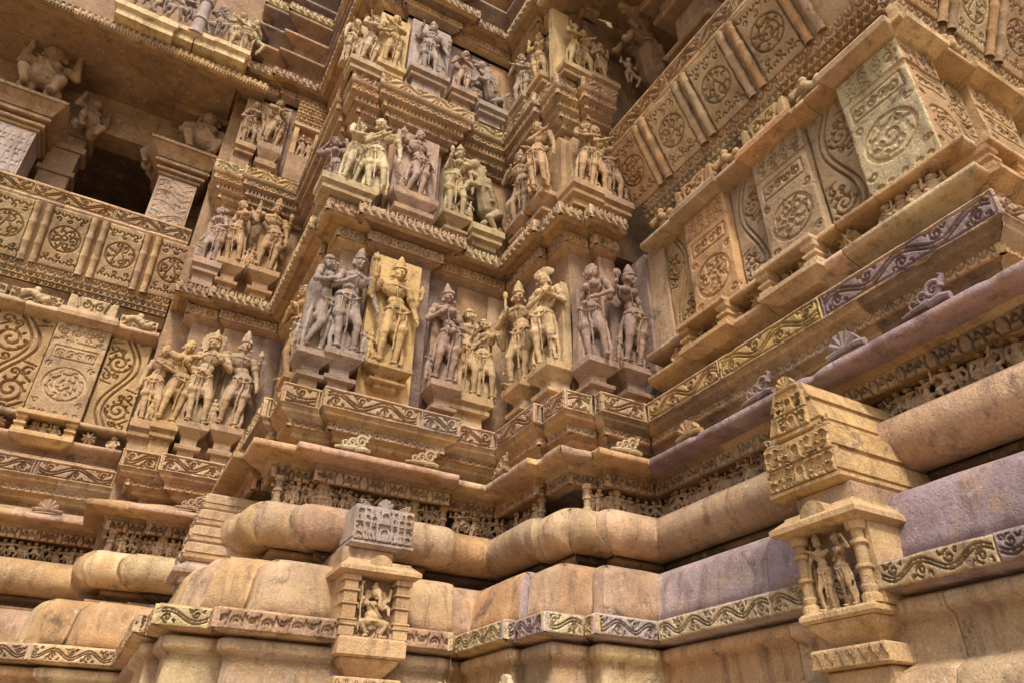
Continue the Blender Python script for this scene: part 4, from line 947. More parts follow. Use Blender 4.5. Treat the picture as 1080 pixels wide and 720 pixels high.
# ------------------------------------------------------------------ rearing beasts with riders
def place(me, nm, parent, loc, rz, col, sc=1.0):
    o = link(nm, me, None, parent); me.materials.clear(); me.materials.append(STAT); o.color = (*col, 1)
    o.location = loc; o.rotation_euler = (0, 0, rz); o.scale = (sc,)*3; return o
_v = {}
def vyala(label, fr, s, p, z, H, tint, ledge_z, group, tint2=None, hw=.3):
    if not _v:
        f = Fig()
        f.cap((.05, 0, .40), (-.02, -.03, .62), .13, .12); f.ell((.12, .02, .34), (.12, .10, .12)); f.ell((-.06, -.05, .70), (.115, .10, .12))
        f.cap((-.06, -.05, .72), (-.14, -.07, .86), .085, .07)
        f.ell((-.20, -.09, .90), (.085, .075, .075)); f.cap((-.24, -.10, .90), (-.33, -.11, .91), .045, .035); f.cap((-.24, -.10, .855), (-.31, -.11, .835), .032, .022)
        f.ell((-.19, -.15, .93), (.018, .014, .018)); f.cap((-.16, -.08, .96), (-.12, -.08, 1.02), .025, .012)
        for k in range(14):
            a = k*.45; f.ell((-.13+.085*math.cos(a), -.07-.03*math.sin(a*2), .84+.10*math.sin(a)), (.028, .028, .035), n=7, m=5)
        for dy in (-.08, .05):
            f.cap((-.08, dy, .64), (-.26, dy-.03, .60), .048, .036); f.cap((-.26, dy-.03, .60), (-.32, dy-.04, .46), .034, .026); f.ell((-.345, dy-.06, .44), (.04, .035, .024))
            f.cap((.13, dy, .32), (.00, dy-.05, .20), .068, .045); f.cap((.0, dy-.05, .20), (.10, dy-.02, .07), .040, .028); f.ell((.065, dy-.06, .03), (.055, .035, .028))
        f.chain([(.22, .03, .34), (.30, .03, .22), (.32, .02, .40), (.28, .0, .60), (.33, .0, .70)], .020, .026)
        f.tor((-.06, -.05, .60), .125, .11, .010, 18)
        _v['beast'] = f.mesh('body', .0105, 1.0)
        f = Fig()                                    # rider astride the back
        f.ell((.05, 0, .66), (.05, .045, .07)); f.ell((.04, -.01, .74), (.06, .045, .045)); f.ell((.03, -.015, .835), (.038, .040, .045)); f.ell((.05, .01, .87), (.035, .035, .03))
        f.cap((.04, -.0, .74), (.03, -.01, .82), .024, .022)
        for dy in (-1, 1):
            f.cap((.04, dy*.055, .75), (-.03, dy*.09-.02, .68), .022, .018); f.cap((-.03, dy*.09-.02, .68), (-.06, dy*.06-.02, .76), .018, .014)
            f.cap((.07, dy*.04, .62), (.0, dy*.13-.02, .56), .034, .026); f.cap((.0, dy*.13-.02, .56), (.05, dy*.13, .44), .024, .018); f.ell((.02, dy*.13-.02, .43), (.030, .016, .013))
        _v['rider'] = f.mesh('rider', .0095, 1.0)
        f = Fig()                                    # small warrior crouching below the paws
        body(f, dict(sex='m', hip=.5, la='up', ra='up', leg='squat'))
        _v['warrior'] = f.mesh('warrior', .02, 1.0)
    g = empty('mythical_beast', fr.pt(s, p, z), label, 'beast statue', group, rz=fr.rz())
    c2 = tint2 or tint
    for k, c, lo, sc in (('beast', tint, (0, 0, 0), H), ('rider', c2, (0, 0, 0), H), ('warrior', c2, (-.26*H, -.10, -.02), H*.40)):
        place(_v[k].copy(), 'body' if k == 'beast' else k, g, lo, 0, c, sc)
    if ledge_z is not None:
        m_ = MB(); pedestal(m_, Fr((0, 0), 'x'), -.05, ledge_z-z, 0, hw, .02-p, tint, 2, -.44-p); m_.build('pedestal', g)
    return g
vyala('olive rearing lion beast with rider in the dark corner, middle row', XF, 4.02, -.30, 7.80, 1.55, mix_('olive', 'brown', .35), mz, g2)
vyala('rearing beast with grey back and orange rider in the corner, top row', XF, 4.02, -.30, 10.75, 1.30, mix_('grey', 'dark', .25), tz, g3, tint2=mix_('ochre', 'rust'))
vyala('dark brown rearing beast standing behind the right balcony rail', X6, 6.45, -.05, 10.5, 2.35, mix_('brown', 'tan', .4), None, g3, hw=.4)

# ------------------------------------------------------------------ squat dwarfs
DW = {}
def dwarf_mesh(kind):
    if kind not in DW:
        f = Fig()
        f.ell((0, -.04, .36), (.22, .19, .20)); f.ell((0, -.0, .56), (.22, .14, .13)); f.ell((0, -.09, .77), (.125, .125, .125)); f.cap((0, 0, .58), (0, -.06, .72), .10, .09)
        f.ell((0, -.21, .75), (.025, .03, .025)); f.ell((0, -.20, .70), (.05, .025, .016))
        for s_ in (-1, 1):
            f.ell((s_*.05, -.19, .79), (.025, .02, .018)); f.ell((s_*.14, -.06, .75), (.035, .03, .05)); f.ell((s_*.11, -.02, .86), (.06, .06, .05)); f.ell((s_*.07, -.13, .56), (.08, .05, .07))
            e = (s_*.33, -.05, .42) if kind == 'hips' else (s_*.33, -.04, .52); h = (s_*.22, -.18, .34) if kind == 'hips' else (s_*.29, -.08, .80)
            f.cap((s_*.21, -.02, .60), e, .075, .06); f.cap(e, h, .06, .042); f.ell(h, (.05, .05, .05)); f.tor((s_*.28, -.03, .56), .07, .07, .014, 10)
            for kx in range(3): f.cap(h, (h[0]+(kx-1)*.03, h[1]-.04, h[2]+(.06 if kind != 'hips' else -.05)), .018, .014, 6)
            f.cap((s_*.12, -.04, .24), (s_*.22, -.20, .26), .10, .08); f.cap((s_*.22, -.20, .26), (s_*.15, -.14, .05), .07, .05); f.ell((s_*.15, -.20, .03), (.05, .08, .03)); f.ell((s_*.16, .02, .12), (.12, .12, .14))
        f.tor((0, -.05, .62), .16, .12, .018, 16, tilt=.05); f.tor((0, -.03, .26), .20, .17, .016, 16)
        f.chain([(-.18, -.12, .64), (-.05, -.23, .50), (.12, -.22, .36), (.2, -.1, .28)], .014)
        DW[kind] = f.mesh('body', .018, 1.0)
    return DW[kind]
def dwarf(label, loc, rz, H, tint, kind='hips', group='squat bracket dwarfs', name='bracket_dwarf', cat='dwarf figure', parent=None):
    if parent is None:
        g = place(dwarf_mesh(kind).copy(), name, None, loc, rz, tint, H)
        g['label'] = label; g['category'] = cat; g['group'] = group; return g
    return place(dwarf_mesh(kind).copy(), name, parent, loc, rz, tint, H)

# ------------------------------------------------------------------ balconies
def balcony(name, label, fr, S0, S1, boxes, vines, circ0, period, ncirc, tf, ends=(0, 0), rail=True, dwarfs=(), rosettes=(), cornerbox=None, ext=0, crest=True, far=False, ext0=False):
    """fr: wall frame with p=0 on the frieze face. boxes/vines: list of (s0, s1)."""
    g = empty(name, fr.pt((S0+S1)/2, 0, 4.3), label, 'balcony'); g.location = (0, 0, 0)
    rng = random.Random(len(label))
    res = .0125
    def slab(nm, levels, s0=S0, s1=S1, tint=None, e1=None, e0=None):
        """long moulding: levels (p, z); the far (C2) end is square, the free end is mitred by +p"""
        V = []; Fc = []; n = len(levels); tints = []
        L = s1-s0; m = max(1, int(L/.9)); cuts = [s0+L*k/m for k in range(m+1)]
        k0 = 0
        for q in range(m):
            tt = tint or tf((cuts[q]+cuts[q+1])/2, rng)
            for si, ss in enumerate((cuts[q]+.003, cuts[q]+.012, (cuts[q]+cuts[q+1])/2, cuts[q+1]-.012, cuts[q+1]-.003)):
                for (p, z) in levels:
                    s_ = ss
                    if ext0 and q == 0 and si <= 1: s_ = -p+.002+.006*si
                    if ext and q == m-1 and si >= 3: s_ = ss+p+ext
                    if ext and q == m-1 and si == 4: s_ = ss+p+ext+.01
                    pp = p-(.012 if si in (0, 4) and not (ext and q == m-1 and si == 4) else 0)
                    V.append(Vector(fr.pt(s_, pp, z))+Vector(noise.noise_vector(Vector(fr.pt(s_, p, z))*2.5))*.006); tints.append(tt)
            for a in range(4):
                for b in range(n-1):
                    i0 = k0+a*n+b; Fc.append((i0, i0+n, i0+n+1, i0+1))
            k0 += 5*n
        me = np_mesh(nm, [tuple(v) for v in V], Fc, tints, smooth=False); return link(nm, me, STONE, g)
    U = (fr.U[0], fr.U[1], 0); Z = (0, 0, 1)
    # ledge with seated dwarfs
    slab('lower_ledge', [(-.50, 4.28), (-.18, 4.30), (-.14, 4.36), (-.34, 4.40), (-.34, 4.50), (-.12, 4.58), (-.06, 4.62), (-.06, 4.67), (-.40, 4.69), (-.42, 4.70)])
    slab('dwarf_recess', [(-.42, 4.69), (-.40, 4.93)], tint=T['brown'])
    slab('upper_ledge', [(-.42, 4.92), (-.12, 4.94), (-.06, 4.95), (-.06, 5.01), (-.10, 5.03), (-.46, 5.06)])
    # extra projecting lips in front of each box panel
    for (a, b) in boxes:
        m_ = MB(); tt = tf((a+b)/2, rng)
        bevbox(m_, fr, a-.02, b+.02, -.3, .06, 4.945, 5.02, tt, .012); m_.build('ledge_lip', g)
        m_ = MB(); rect_loft(m_, fr, (a+b)/2, [(4.52, (b-a)/2-.12, -.12), (4.60, (b-a)/2+.0, .03), (4.61, (b-a)/2+.02, .05), (4.665, (b-a)/2+.02, .05), (4.69, (b-a)/2, .02)], tt); m_.build('ledge_lip', g)
        for e in (a+.07, b-.07):
            m_ = MB(); rect_loft(m_, fr, e, [(4.68, .085, .01), (4.73, .085, .01), (4.745, .06, -.03), (4.77, .06, -.03), (4.79, .085, .01), (4.82, .085, .01), (4.835, .06, -.03), (4.87, .06, -.03), (4.89, .08, .01), (4.95, .085, .02)], tt); m_.build('pier', g)
    for (s, k) in dwarfs:
        dwarf(None, fr.pt(s, -.20, 4.66), fr.rz()+rng.uniform(-.4, .4), .30, tf(s, rng), k, parent=g, name='dwarf_figure')
    for s in rosettes:
        m_ = MB(); c = fr.pt(s, -.16, 4.80); V = [fr.pt(s, -.10, 4.80)]; Fc = []
        for k in range(16):
            a = 2*math.pi*k/16; r = .115 if k % 2 else .075; V.append(fr.pt(s+r*math.cos(a), -.13 if k % 2 else -.17, 4.80+r*math.sin(a)))
        for k in range(16):
            a = 2*math.pi*k/16; V.append(fr.pt(s+.1*math.cos(a), -.30, 4.80+.1*math.sin(a)))
        for k in range(16): Fc += [(0, 1+k, 1+(k+1) % 16), (1+k, 17+k, 17+(k+1) % 16, 1+(k+1) % 16)]
        m_.add(V, [f[::-1] for f in Fc], tf(s, rng)); m_.build('rosette', g)
    # panels
    slab('panel_backing', [(-.50, 5.05), (-.50, 6.95)], tint=T['brown'])
    for (a, b) in vines:
        G = p_vine(b-a-.012, 1.83, res, rng); relief('vine_panel', fr.pt(a+.006, -.42, 5.05), U, Z, b-a-.012, 1.83, G, res, .07, tf((a+b)/2, rng), g)
    for (a, b) in boxes:
        tt = tf((a+b)/2, rng); w_ = b-a
        G = p_medal(w_, 1.80, res, rng); relief('medallion_panel', fr.pt(a, -.32, 5.06), U, Z, w_, 1.80, G, res, .065, tt, g, skirt=.02)
        m_ = MB(); bevbox(m_, fr, a+.002, b-.002, -.50, -.342, 5.055, 6.86, tt, .004); m_.build('panel_block', g)
    if cornerbox:
        for (a, b, pp, tn) in ((-.44, -.12, -.34, 'mauve'), (-.115, .245, -.40, 'tan')):
            m_ = MB(); bevbox(m_, fr, a, b, -.55, pp, 4.95 if tn == 'tan' else 4.32, 6.98, T[tn], .012); m_.build('plain_panel', g)
        (a, b) = cornerbox; tt = T['cream']; tt = mix_('cream', 'olive', .4)
        G = p_medal(b-a, 1.75, res, rng); relief('medallion_panel', fr.pt(a, -.26, 5.10), U, Z, b-a, 1.75, G, res, .065, tt, g, skirt=.02)
        m_ = MB(); bevbox(m_, fr, a+.002, b-.018, -.50, -.282, 5.095, 6.86, tt, .004); m_.build('panel_block', g)
    # cornice over the panels, stepping out over each box
    slab('panel_cornice', [(-.50, 6.84), (-.32, 6.87), (-.18, 6.92), (-.16, 6.93), (-.16, 6.985), (-.20, 7.0), (-.24, 7.02), (-.24, 7.05), (-.5, 7.08)])
    for (a, b) in boxes+([cornerbox] if cornerbox else []):
        q = .06 if (a, b) == cornerbox else 0
        m_ = MB(); rect_loft(m_, fr, (a+b)/2, [(6.85, (b-a)/2+.01, -.28+q), (6.92, (b-a)/2+.06, -.12+q), (6.99, (b-a)/2+.07, -.11+q), (7.0, (b-a)/2+.05, -.13+q), (7.05, (b-a)/2+.04, -.15+q), (7.10, (b-a)/2+.02, -.18+q)], tf((a+b)/2, rng)); m_.build('cornice_step', g)
    # carved crest, alternating pierced blocks and reclining lumps
    if crest:
        for k, (a, b) in enumerate(sorted(boxes+vines)):
            isb = (a, b) in boxes; tt = mix_('cream', 'ochre', .4) if far else tf((a+b)/2, rng)
            w_ = (b-a)*.92; h_ = .32 if isb else .25
            G = p_cloud(w_, h_, res, rng) if isb else p_open(w_, h_, res, rng)
            relief('crest_panel', fr.pt(a+.04*(b-a), -.20 if isb else -.34, 7.05), U, Z, w_, h_, G, res, .06, tt, g, skirt=.12)
            if not isb:
                f_ = Fig(); 
                for q in range(9): a_ = q*.7; f_.ell(((q-4)*.045, -.02*math.cos(a_*2), .10+.05*math.sin(a_)), (.06, .055, .06), n=8, m=5)
                f_.ell((0, -.02, .20), (.06, .05, .055)); 
                o = place(f_.mesh('crest_blossom', .014, 1.0), 'crest_blossom', g, fr.pt((a+b)/2, -.20, 7.06), fr.rz(), tt)
    # soffit, lattice band and leaning back
    slab('seat_soffit', [(-.55, 7.30), (-.50, 7.44), (-.44, 7.47), (-.42, 7.475)])
    LP = lambda z: -.40+(z-7.5)*.44
    n_ = Vector((0, 0, 1))
    def leanrelief(nm, s0, s1, z0, z1, pat, depth, tint, off=0, **kw):
        O = Vector(fr.pt(s0, LP(z0)+off, z0)); Vv = Vector(fr.pt(s0, LP(z1)+off, z1))-O; h_ = Vv.length
        G = pat(s1-s0, h_, res, rng, **kw) if callable(pat) else np.zeros((3, 3))
        return relief(nm, O, U, Vv.normalized(), s1-s0, h_, G, res, depth, tint, g, skirt=.05)
    L = S1-S0; m = max(1, int(L/1.3))
    for k in range(m):
        a, b = S0+L*k/m, S0+L*(k+1)/m; last = ext if k == m-1 else 0
        e = LP(7.6)+ext if last else 0
        if ext0 and k == 0: a = -LP(7.6)
        leanrelief('lattice_band', a, b-.004+e, 7.48, 7.66, p_lattice, .05, tf((a+b)/2, rng), off=.03)
        leanrelief('leaf_band', a, b-.004+e, 7.665, 7.80, p_leaf, .035, tf((a+b)/2, rng), off=.005)
    slab('seat_back', [(LP(7.78)-.03, 7.78), (LP(8.9)-.03, 8.9)])
    for k in range(ncirc):
        c = circ0+period*k
        leanrelief('circle_panel', c-.29, c+.29, 7.81, 8.80, p_medal, .06, tf(c, rng), off=.02, cy=.5, rr=.40, top=False)
    for k in range(ncirc):
        c = circ0+period*(k+.5)
        if c > S1: break
        for dd in (-.09, .09):
            A = Vector(fr.pt(c+dd, LP(7.80)+.02, 7.80)); B = Vector(fr.pt(c+dd, LP(8.80)+.02, 8.80)); ax = (B-A).normalized(); h_ = (B-A).length
            m_ = MB(); prof = []
            for t, r in [(0, .062), (.03, .062), (.05, .055), (.10, .066), (.13, .052), (.30, .060), (.32, .066), (.35, .066), (.37, .058), (.62, .060), (.64, .066), (.67, .066), (.69, .056), (.86, .052), (.89, .066), (.93, .055), (.97, .064), (1, .064)]: prof.append((t*h_, r))
            X = Vector(U); Y = ax.cross(X); V = []; Fc = []; nn = 12
            for z_, r in prof:
                for q in range(nn): V.append(A+ax*z_+(X*math.cos(q*6.2832/nn)+Y*math.sin(q*6.2832/nn))*r)
            for i in range(len(prof)-1):
                for q in range(nn): Fc.append((i*nn+q, i*nn+(q+1) % nn, (i+1)*nn+(q+1) % nn, (i+1)*nn+q))
            m_.add(V, Fc, tf(c, rng)); m_.build('baluster', g, smooth=True, wob=.003)
    # top rail with scroll
    slab('rail', [(LP(8.84)-.06, 8.80), (.13, 8.81), (.20, 8.84), (.20, 8.88), (.17, 8.885), (.225, 9.12), (.245, 9.125), (.25, 9.16), (.20, 9.19), (-.25, 9.20), (-.27, 8.8)])
    m = max(1, int(L/1.25))
    for k in range(m):
        a, b = S0+L*k/m, S0+L*(k+1)/m; e = .17+ext if (ext and k == m-1) else 0
        if ext0 and k == 0: a = -.19
        O = Vector(fr.pt(a+.003, .206, 8.885)); T1 = Vector(fr.pt(a+.003, .262, 9.12)); Vv = T1-O
        G = p_frieze(b-a-.006+e, Vv.length, res*.85, rng); relief('rail_scroll', O, U, Vv.normalized(), b-a-.006+e, Vv.length, G, res*.85, .055, tf((a+b)/2, rng), g, skirt=.03)
    return g
def tf_left(s, rng): return pick(['ochre', 'tan', 'buff', 'tan'], rng)
def tf_right(s, rng):
    return pick(['ochre', 'tan', 'ochre', 'tan', 'buff'], rng)
YW = Fr((5.55, 6.5), 'y')       # long right wall: s = distance from the inner corner towards the camera
XL = Fr((0, 12.75), 'x')
XR = Fr((5.55, 1.94), 'x')      # short front of the right balcony
balcony('recessed_balcony', 'ochre balcony in the dark recess at left with circle panels under an open window bay', XL, -5.6, -.29, [(-4.5, -3.64), (-2.77-.0, -2.79+.02) if False else (-3.64+1.77, -1.03)], [(-3.64, -2.75), (-2.75, -1.89), (-1.01, -.33)],
        -3.14-.905*2, .905, 6, tf_left, dwarfs=[(-1.62, 'hips'), (-1.48, 'up'), (-1.32, 'hips'), (-2.5, 'up'), (-2.3, 'hips'), (-.45, 'hips')], rosettes=[-.82, -2.1], far=True)
balcony('projecting_balcony', 'large orange brown balcony projecting over the right wall with leaning seat back', YW, .0, 4.16, [(.78, 1.57), (2.10, 2.87)], [(.26, .76), (1.59, 2.08), (2.89, 3.44)],
        .17, .94, 4, tf_right, dwarfs=[(.96, 'hips'), (1.27, 'up'), (1.52, 'hips'), (2.32, 'up'), (2.57, 'hips'), (2.79, 'up'), (3.60, 'hips'), (3.76, 'up'), (3.92, 'hips'), (4.08, 'up'), (.5, 'hips')],
        rosettes=[1.93, 3.16], cornerbox=(3.46, 4.235), ext=.40)
balcony('balcony_return', 'narrow front face of the projecting balcony at the upper right edge', XR, .44, 5.5, [(.275, .88), (1.5, 2.3), (3.0, 3.8)], [(.90, 1.48), (2.32, 2.98), (3.82, 4.4)],
        1.02, .93, 5, tf_right, crest=True, ext0=True)
# inside of the right balcony: pier with brackets seen over the rail
m_ = MB(); ins = empty('balcony_pillar', (0, 0, 0), 'dark brown ribbed pillar and bracket seen over the rail of the projecting balcony', 'pillar')
for z0_, z1_, a in ((9.2, 10.4, .35), (10.4, 10.5, .5), (10.5, 10.6, .42), (10.6, 10.7, .55), (10.7, 11.6, .34), (11.6, 11.75, .6), (11.75, 12.1, .5), (12.1, 12.3, .75)):
    bevbox(m_, Fr((6.55, 5.2), 'y'), -a, a, -a, a, z0_, z1_, T['brown'], .03)
m_.build('shaft', ins)

# eaves over both balconies
def eave_sheet(name, label, fr, s0, s1, p_edge, parent=None):
    g = empty(name, (0, 0, 0), label, 'eave')
    V = []; Fc = []; tints = []
    lv = [(-.9, 13.25), (-.25, 13.12), (.3, 12.92), (p_edge-.10, 12.47), (p_edge, 12.44), (p_edge+.01, 12.62), (p_edge-.05, 12.66), (-.3, 13.25)]
    m = max(2, int((s1-s0)/.5))
    for k in range(m+1):
        for (p, z) in lv:
            P = Vector(fr.pt(s0+(s1-s0)*k/m, p, z)); V.append(tuple(P+Vector(noise.noise_vector(P*1.4))*.012)); tints.append(mix_('ochre', 'tan', .4) if name else T['tan'])
    n = len(lv)
    for k in range(m):
        for j in range(n-1): i0 = k*n+j; Fc.append((i0, i0+n, i0+n+1, i0+1))
    link('soffit', np_mesh('soffit', V, Fc, tints, smooth=False), STONE, g)
    U = (fr.U[0], fr.U[1], 0)
    L = s1-s0; mm = max(1, int(L/1.6))
    rng = random.Random(3)
    for k in range(mm):
        a, b = s0+L*k/mm, s0+L*(k+1)/mm
        G = p_dentil(b-a-.004, .2, .014, rng); relief('dentil_edge', fr.pt(a, p_edge+.04, 12.44), U, (0, 0, 1), b-a-.004, .2, G, .014, .05, pick(['tan', 'ochre', 'brown'], rng), g, skirt=.10)
    return g
eave_sheet('recess_eave', 'wide sloping stone eave with toothed edge over the dark recess at upper left', XL, -7, .28, 1.27)
eave_sheet('balcony_eave', 'sloping brown eave high over the projecting balcony at top centre', YW, -.45, 5.6, 1.30)

# dark room behind the left rail: capitals, bracket dwarfs, beam
def capital(label, x, tint):
    g = empty('pillar', (x, 12.75, 9.2), label, 'pillar', 'pillars of the recess'); fr = Fr((0, 0), 'x'); P0 = -.42
    m_ = MB(); bevbox(m_, fr, -.36, .36, P0-.36, P0+.36, -.05, 1.28, tint, .02); m_.build('shaft', g)
    G = np.vstack([p_open(.68, .27, .013, random.Random(q)) if x > -2 else np.roll(p_dentil(.68, .27, .013, random.Random(1)), 9*q, 1) for q in range(4)]); relief('shaft_carving', (-.34, -P0-.372, .12), (1, 0, 0), (0, 0, 1), .68, 1.1, G, .013, .04, tint, g, skirt=.01)
    m_ = MB()
    zc = 1.285
    for hw, h, t in ((.40, .07, 'tan'), (.46, .08, 'brown'), (.42, .05, 'brown'), (.52, .08, 'brown'), (.48, .05, 'rust')):
        bevbox(m_, fr, -hw, hw, P0-hw, P0+hw, zc, zc+h, mix_(t, 'brown', .4), .018)
        if h > .065:
            G = p_roundel(2*hw-.04, h-.012, .012, random.Random(int(hw*100))); relief('capital_band', (-hw+.02, -(P0+hw)-.012, zc+.006), (1, 0, 0), (0, 0, 1), 2*hw-.04, h-.012, G, .012, .03, mix_(t, 'tan', .4), g, skirt=.02)
        zc += h+.005
    m_.build('capital', g)
    m_ = MB(); rect_loft(m_, fr, 0, [(zc, .50, P0+.50), (zc+.10, .56, P0+.56), (zc+.24, .70, P0+.72), (zc+.29, .71, P0+.73)], mix_('brown', 'tan', .3), P0-.5); m_.build('flared_slab', g)
    G = p_leaf(1.40, .1, .02, random.Random(2)); relief('slab_edge', (-.70, -(P0+.745), zc+.22), (1, 0, 0), (0, 0, 1), 1.40, .07, G, .02, .03, T['brown'], g, skirt=.05)
    m_ = MB(); bevbox(m_, fr, -.55, .55, P0-.6, P0+.30, 3.25, 3.42, T['brown'], .02); bevbox(m_, fr, -.48, .48, P0-.6, P0+.22, 3.42, 3.9, mix_('brown', 'ochre'), .02); bevbox(m_, fr, -.30, .30, P0-.6, P0+.02, 1.9, 3.26, T['brown'], .03); m_.build('bracket', g)
    return g
capital('pale carved pillar stub and flared capital standing behind the left end of the recess rail', -3.72, mix_('grey', 'lilac'))
capital('scroll carved pillar stub and flared capital at the right end of the recess', -.82, mix_('pink', 'grey'))
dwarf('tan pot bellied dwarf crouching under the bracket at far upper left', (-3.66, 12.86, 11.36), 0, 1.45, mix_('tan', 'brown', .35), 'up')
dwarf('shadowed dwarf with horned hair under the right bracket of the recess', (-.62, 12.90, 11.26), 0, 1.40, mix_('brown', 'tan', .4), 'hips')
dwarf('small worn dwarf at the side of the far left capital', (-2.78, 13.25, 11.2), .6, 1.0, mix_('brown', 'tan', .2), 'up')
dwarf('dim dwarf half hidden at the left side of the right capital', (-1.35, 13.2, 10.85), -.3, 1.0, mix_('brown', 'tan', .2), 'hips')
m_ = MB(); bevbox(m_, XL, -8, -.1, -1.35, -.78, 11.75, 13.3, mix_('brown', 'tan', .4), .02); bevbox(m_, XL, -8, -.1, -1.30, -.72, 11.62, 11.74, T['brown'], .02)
for a_, b_ in ((-3.25, -2.72), (-.80, -.25)):
    for z0_, z1_, e_ in ((9.0, 10.25, .0), (10.25, 10.38, .06), (10.38, 10.9, .0), (10.9, 11.05, .08), (11.05, 11.3, .02), (11.3, 11.62, .10)): bevbox(m_, XL, a_-e_, b_+e_, -1.2-e_, -.80+e_*.6, z0_+.002, z1_-.002, mix_('brown', 'tan', .2), .012)
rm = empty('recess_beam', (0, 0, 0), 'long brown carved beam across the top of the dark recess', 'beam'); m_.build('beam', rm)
for a_ in (-3.9, -2.1):
    G = p_frieze(1.78, .42, .014, random.Random(9)); relief('beam_scroll', (a_, 13.52, 11.82), (1, 0, 0), (0, 0, 1), 1.78, .42, G, .014, .06, mix_('brown', 'tan', .4), rm, skirt=.02)
    G = p_leaf(1.78, .12, .014, random.Random(9)); relief('beam_leaves', (a_, 13.52, 12.30), (1, 0, 0), (0, 0, 1), 1.78, .12, G, .014, .04, mix_('brown', 'tan', .4), rm, skirt=.02)

# pale group standing on the eave, upper left
def simple_fig(label, loc, H, sp, tint, rz=0, group='pale figures on the recess eave', ped=True):
    g = empty('statue', loc, label, 'statue', group, rz=0)
    f = Fig(); Hd, hr = body(f, sp); b_ = place(f.mesh('body', .011, H), 'body', g, (0, 0, 0), rz, tint)
    h = Fig(); headdress(h, Hd, hr, 1.0, sp.get('hat', 'bun')); place(h.mesh('headdress', .011, H), 'headdress', b_, (0, 0, 0), 0, tint)
    if ped:
        m_ = MB(); rect_loft(m_, Fr((0, 0), 'x'), 0, [(-.34, .30, .12), (-.18, .30, .12), (-.14, .36, .2), (-.02, .36, .2), (0, .34, .18)], mix_('cream', 'yellow', .3), -.35); m_.build('pedestal', g)
    return g
simple_fig('pale figure at the far left end of the eave group, cut by the picture top', (-2.42, 11.35, 13.0), 1.3, dict(hip=.6, la='chest', ra='hold', leg='squat'), T['grey'], .2)
simple_fig('pale lilac dancer with spread knees on the eave', (-1.98, 11.35, 12.98), 1.3, dict(sex='m', hip=-.6, la='up', ra='belly', leg='squat', hat='curls'), mix_('lilac', 'grey'), -.2)
simple_fig('pale lilac seated figure left of the round shaft on the eave', (-1.62, 11.42, 13.10), 1.25, dict(hip=.8, la='across', ra='neck', leg='squat'), mix_('lilac', 'grey', .3), .4)
simple_fig('grey lilac figure right of the round shaft on the eave', (-1.0, 11.42, 13.12), 1.3, dict(sex='m', hip=.7, la='neck', ra='chest', leg='squat', hat='curls'), mix_('lilac', 'grey', .6), -.4)
simple_fig('cream figure with bent knees at the right of the eave group', (-.60, 11.38, 13.10), 1.3, dict(hip=-.6, la='up', ra='across', leg='cross'), mix_('cream', 'tan', .3), -.2)
simple_fig('cream seated figure at the right end of the eave group', (-.30, 11.38, 13.12), 1.25, dict(hip=.7, la='belly', ra='chest', leg='squat'), mix_('cream', 'olive', .3), .3, ped=False)
m_ = MB(); lathe(m_, (-1.33, 11.35, 13.0), [(0, .20), (.08, .20), (.10, .15), (.2, .13), (.5, .12), (.52, .15), (.58, .15), (.60, .12), (1.1, .11), (1.12, .15), (1.2, .15), (2.2, .12)], T['lilac'])
o = m_.build('ringed_shaft', None, smooth=False); o['label'] = 'pale ringed round shaft standing among the figures on the eave'; o['category'] = 'column'
m_ = MB()
for (a, b, z0_, z1_, pp) in ((-7, -.3, 12.62, 12.72, 1.2), (-7, -.2, 12.72, 19, .75)): bevbox(m_, XL, a, b, -1, pp, z0_, z1_, T['brown'], .02)
m_.build('wall_above_eave', temple)

# small pillared relief block in the rear bay, top row
rb = empty('relief_shrine', (0, 0, 0), 'ochre block with pierced top and a tiny couple, top right of the rear bay', 'relief block')
m_ = MB(); bevbox(m_, XB, .98, 1.62, -.42, -.08, 10.40, 11.15, T['brown'], .02); bevbox(m_, XB, 1.0, 1.6, -.42, -.24, 11.15, 12.9, T['ochre'], .02)
for s in (1.05, 1.5): bevbox(m_, XB, s-.05, s+.05, -.3, -.10, 11.15, 11.95, T['ochre'], .015)
bevbox(m_, XB, .97, 1.63, -.3, -.06, 11.95, 12.05, T['tan'], .015); m_.build('block', rb)
G = p_lattice(.6, .8, .014, random.Random(8)); G = np.vstack([p_lattice(.6, .2, .014, random.Random(1)) for _ in range(4)]); relief('pierced_top', XB.pt(1.0, -.16, 12.06), (1, 0, 0), (0, 0, 1), .6, .8, G, .014, .07, T['ochre'], rb, skirt=.1)
f = Fig(); body(f, dict(hip=.7, la='chest', ra='neck')); tiny = f.mesh('figure', .012, .68)
place(tiny, 'figure', rb, XB.pt(1.22, -.16, 11.16), 0, T['tan']); place(tiny.copy(), 'figure', rb, XB.pt(1.36, -.18, 11.16), -.4, T['tan'])

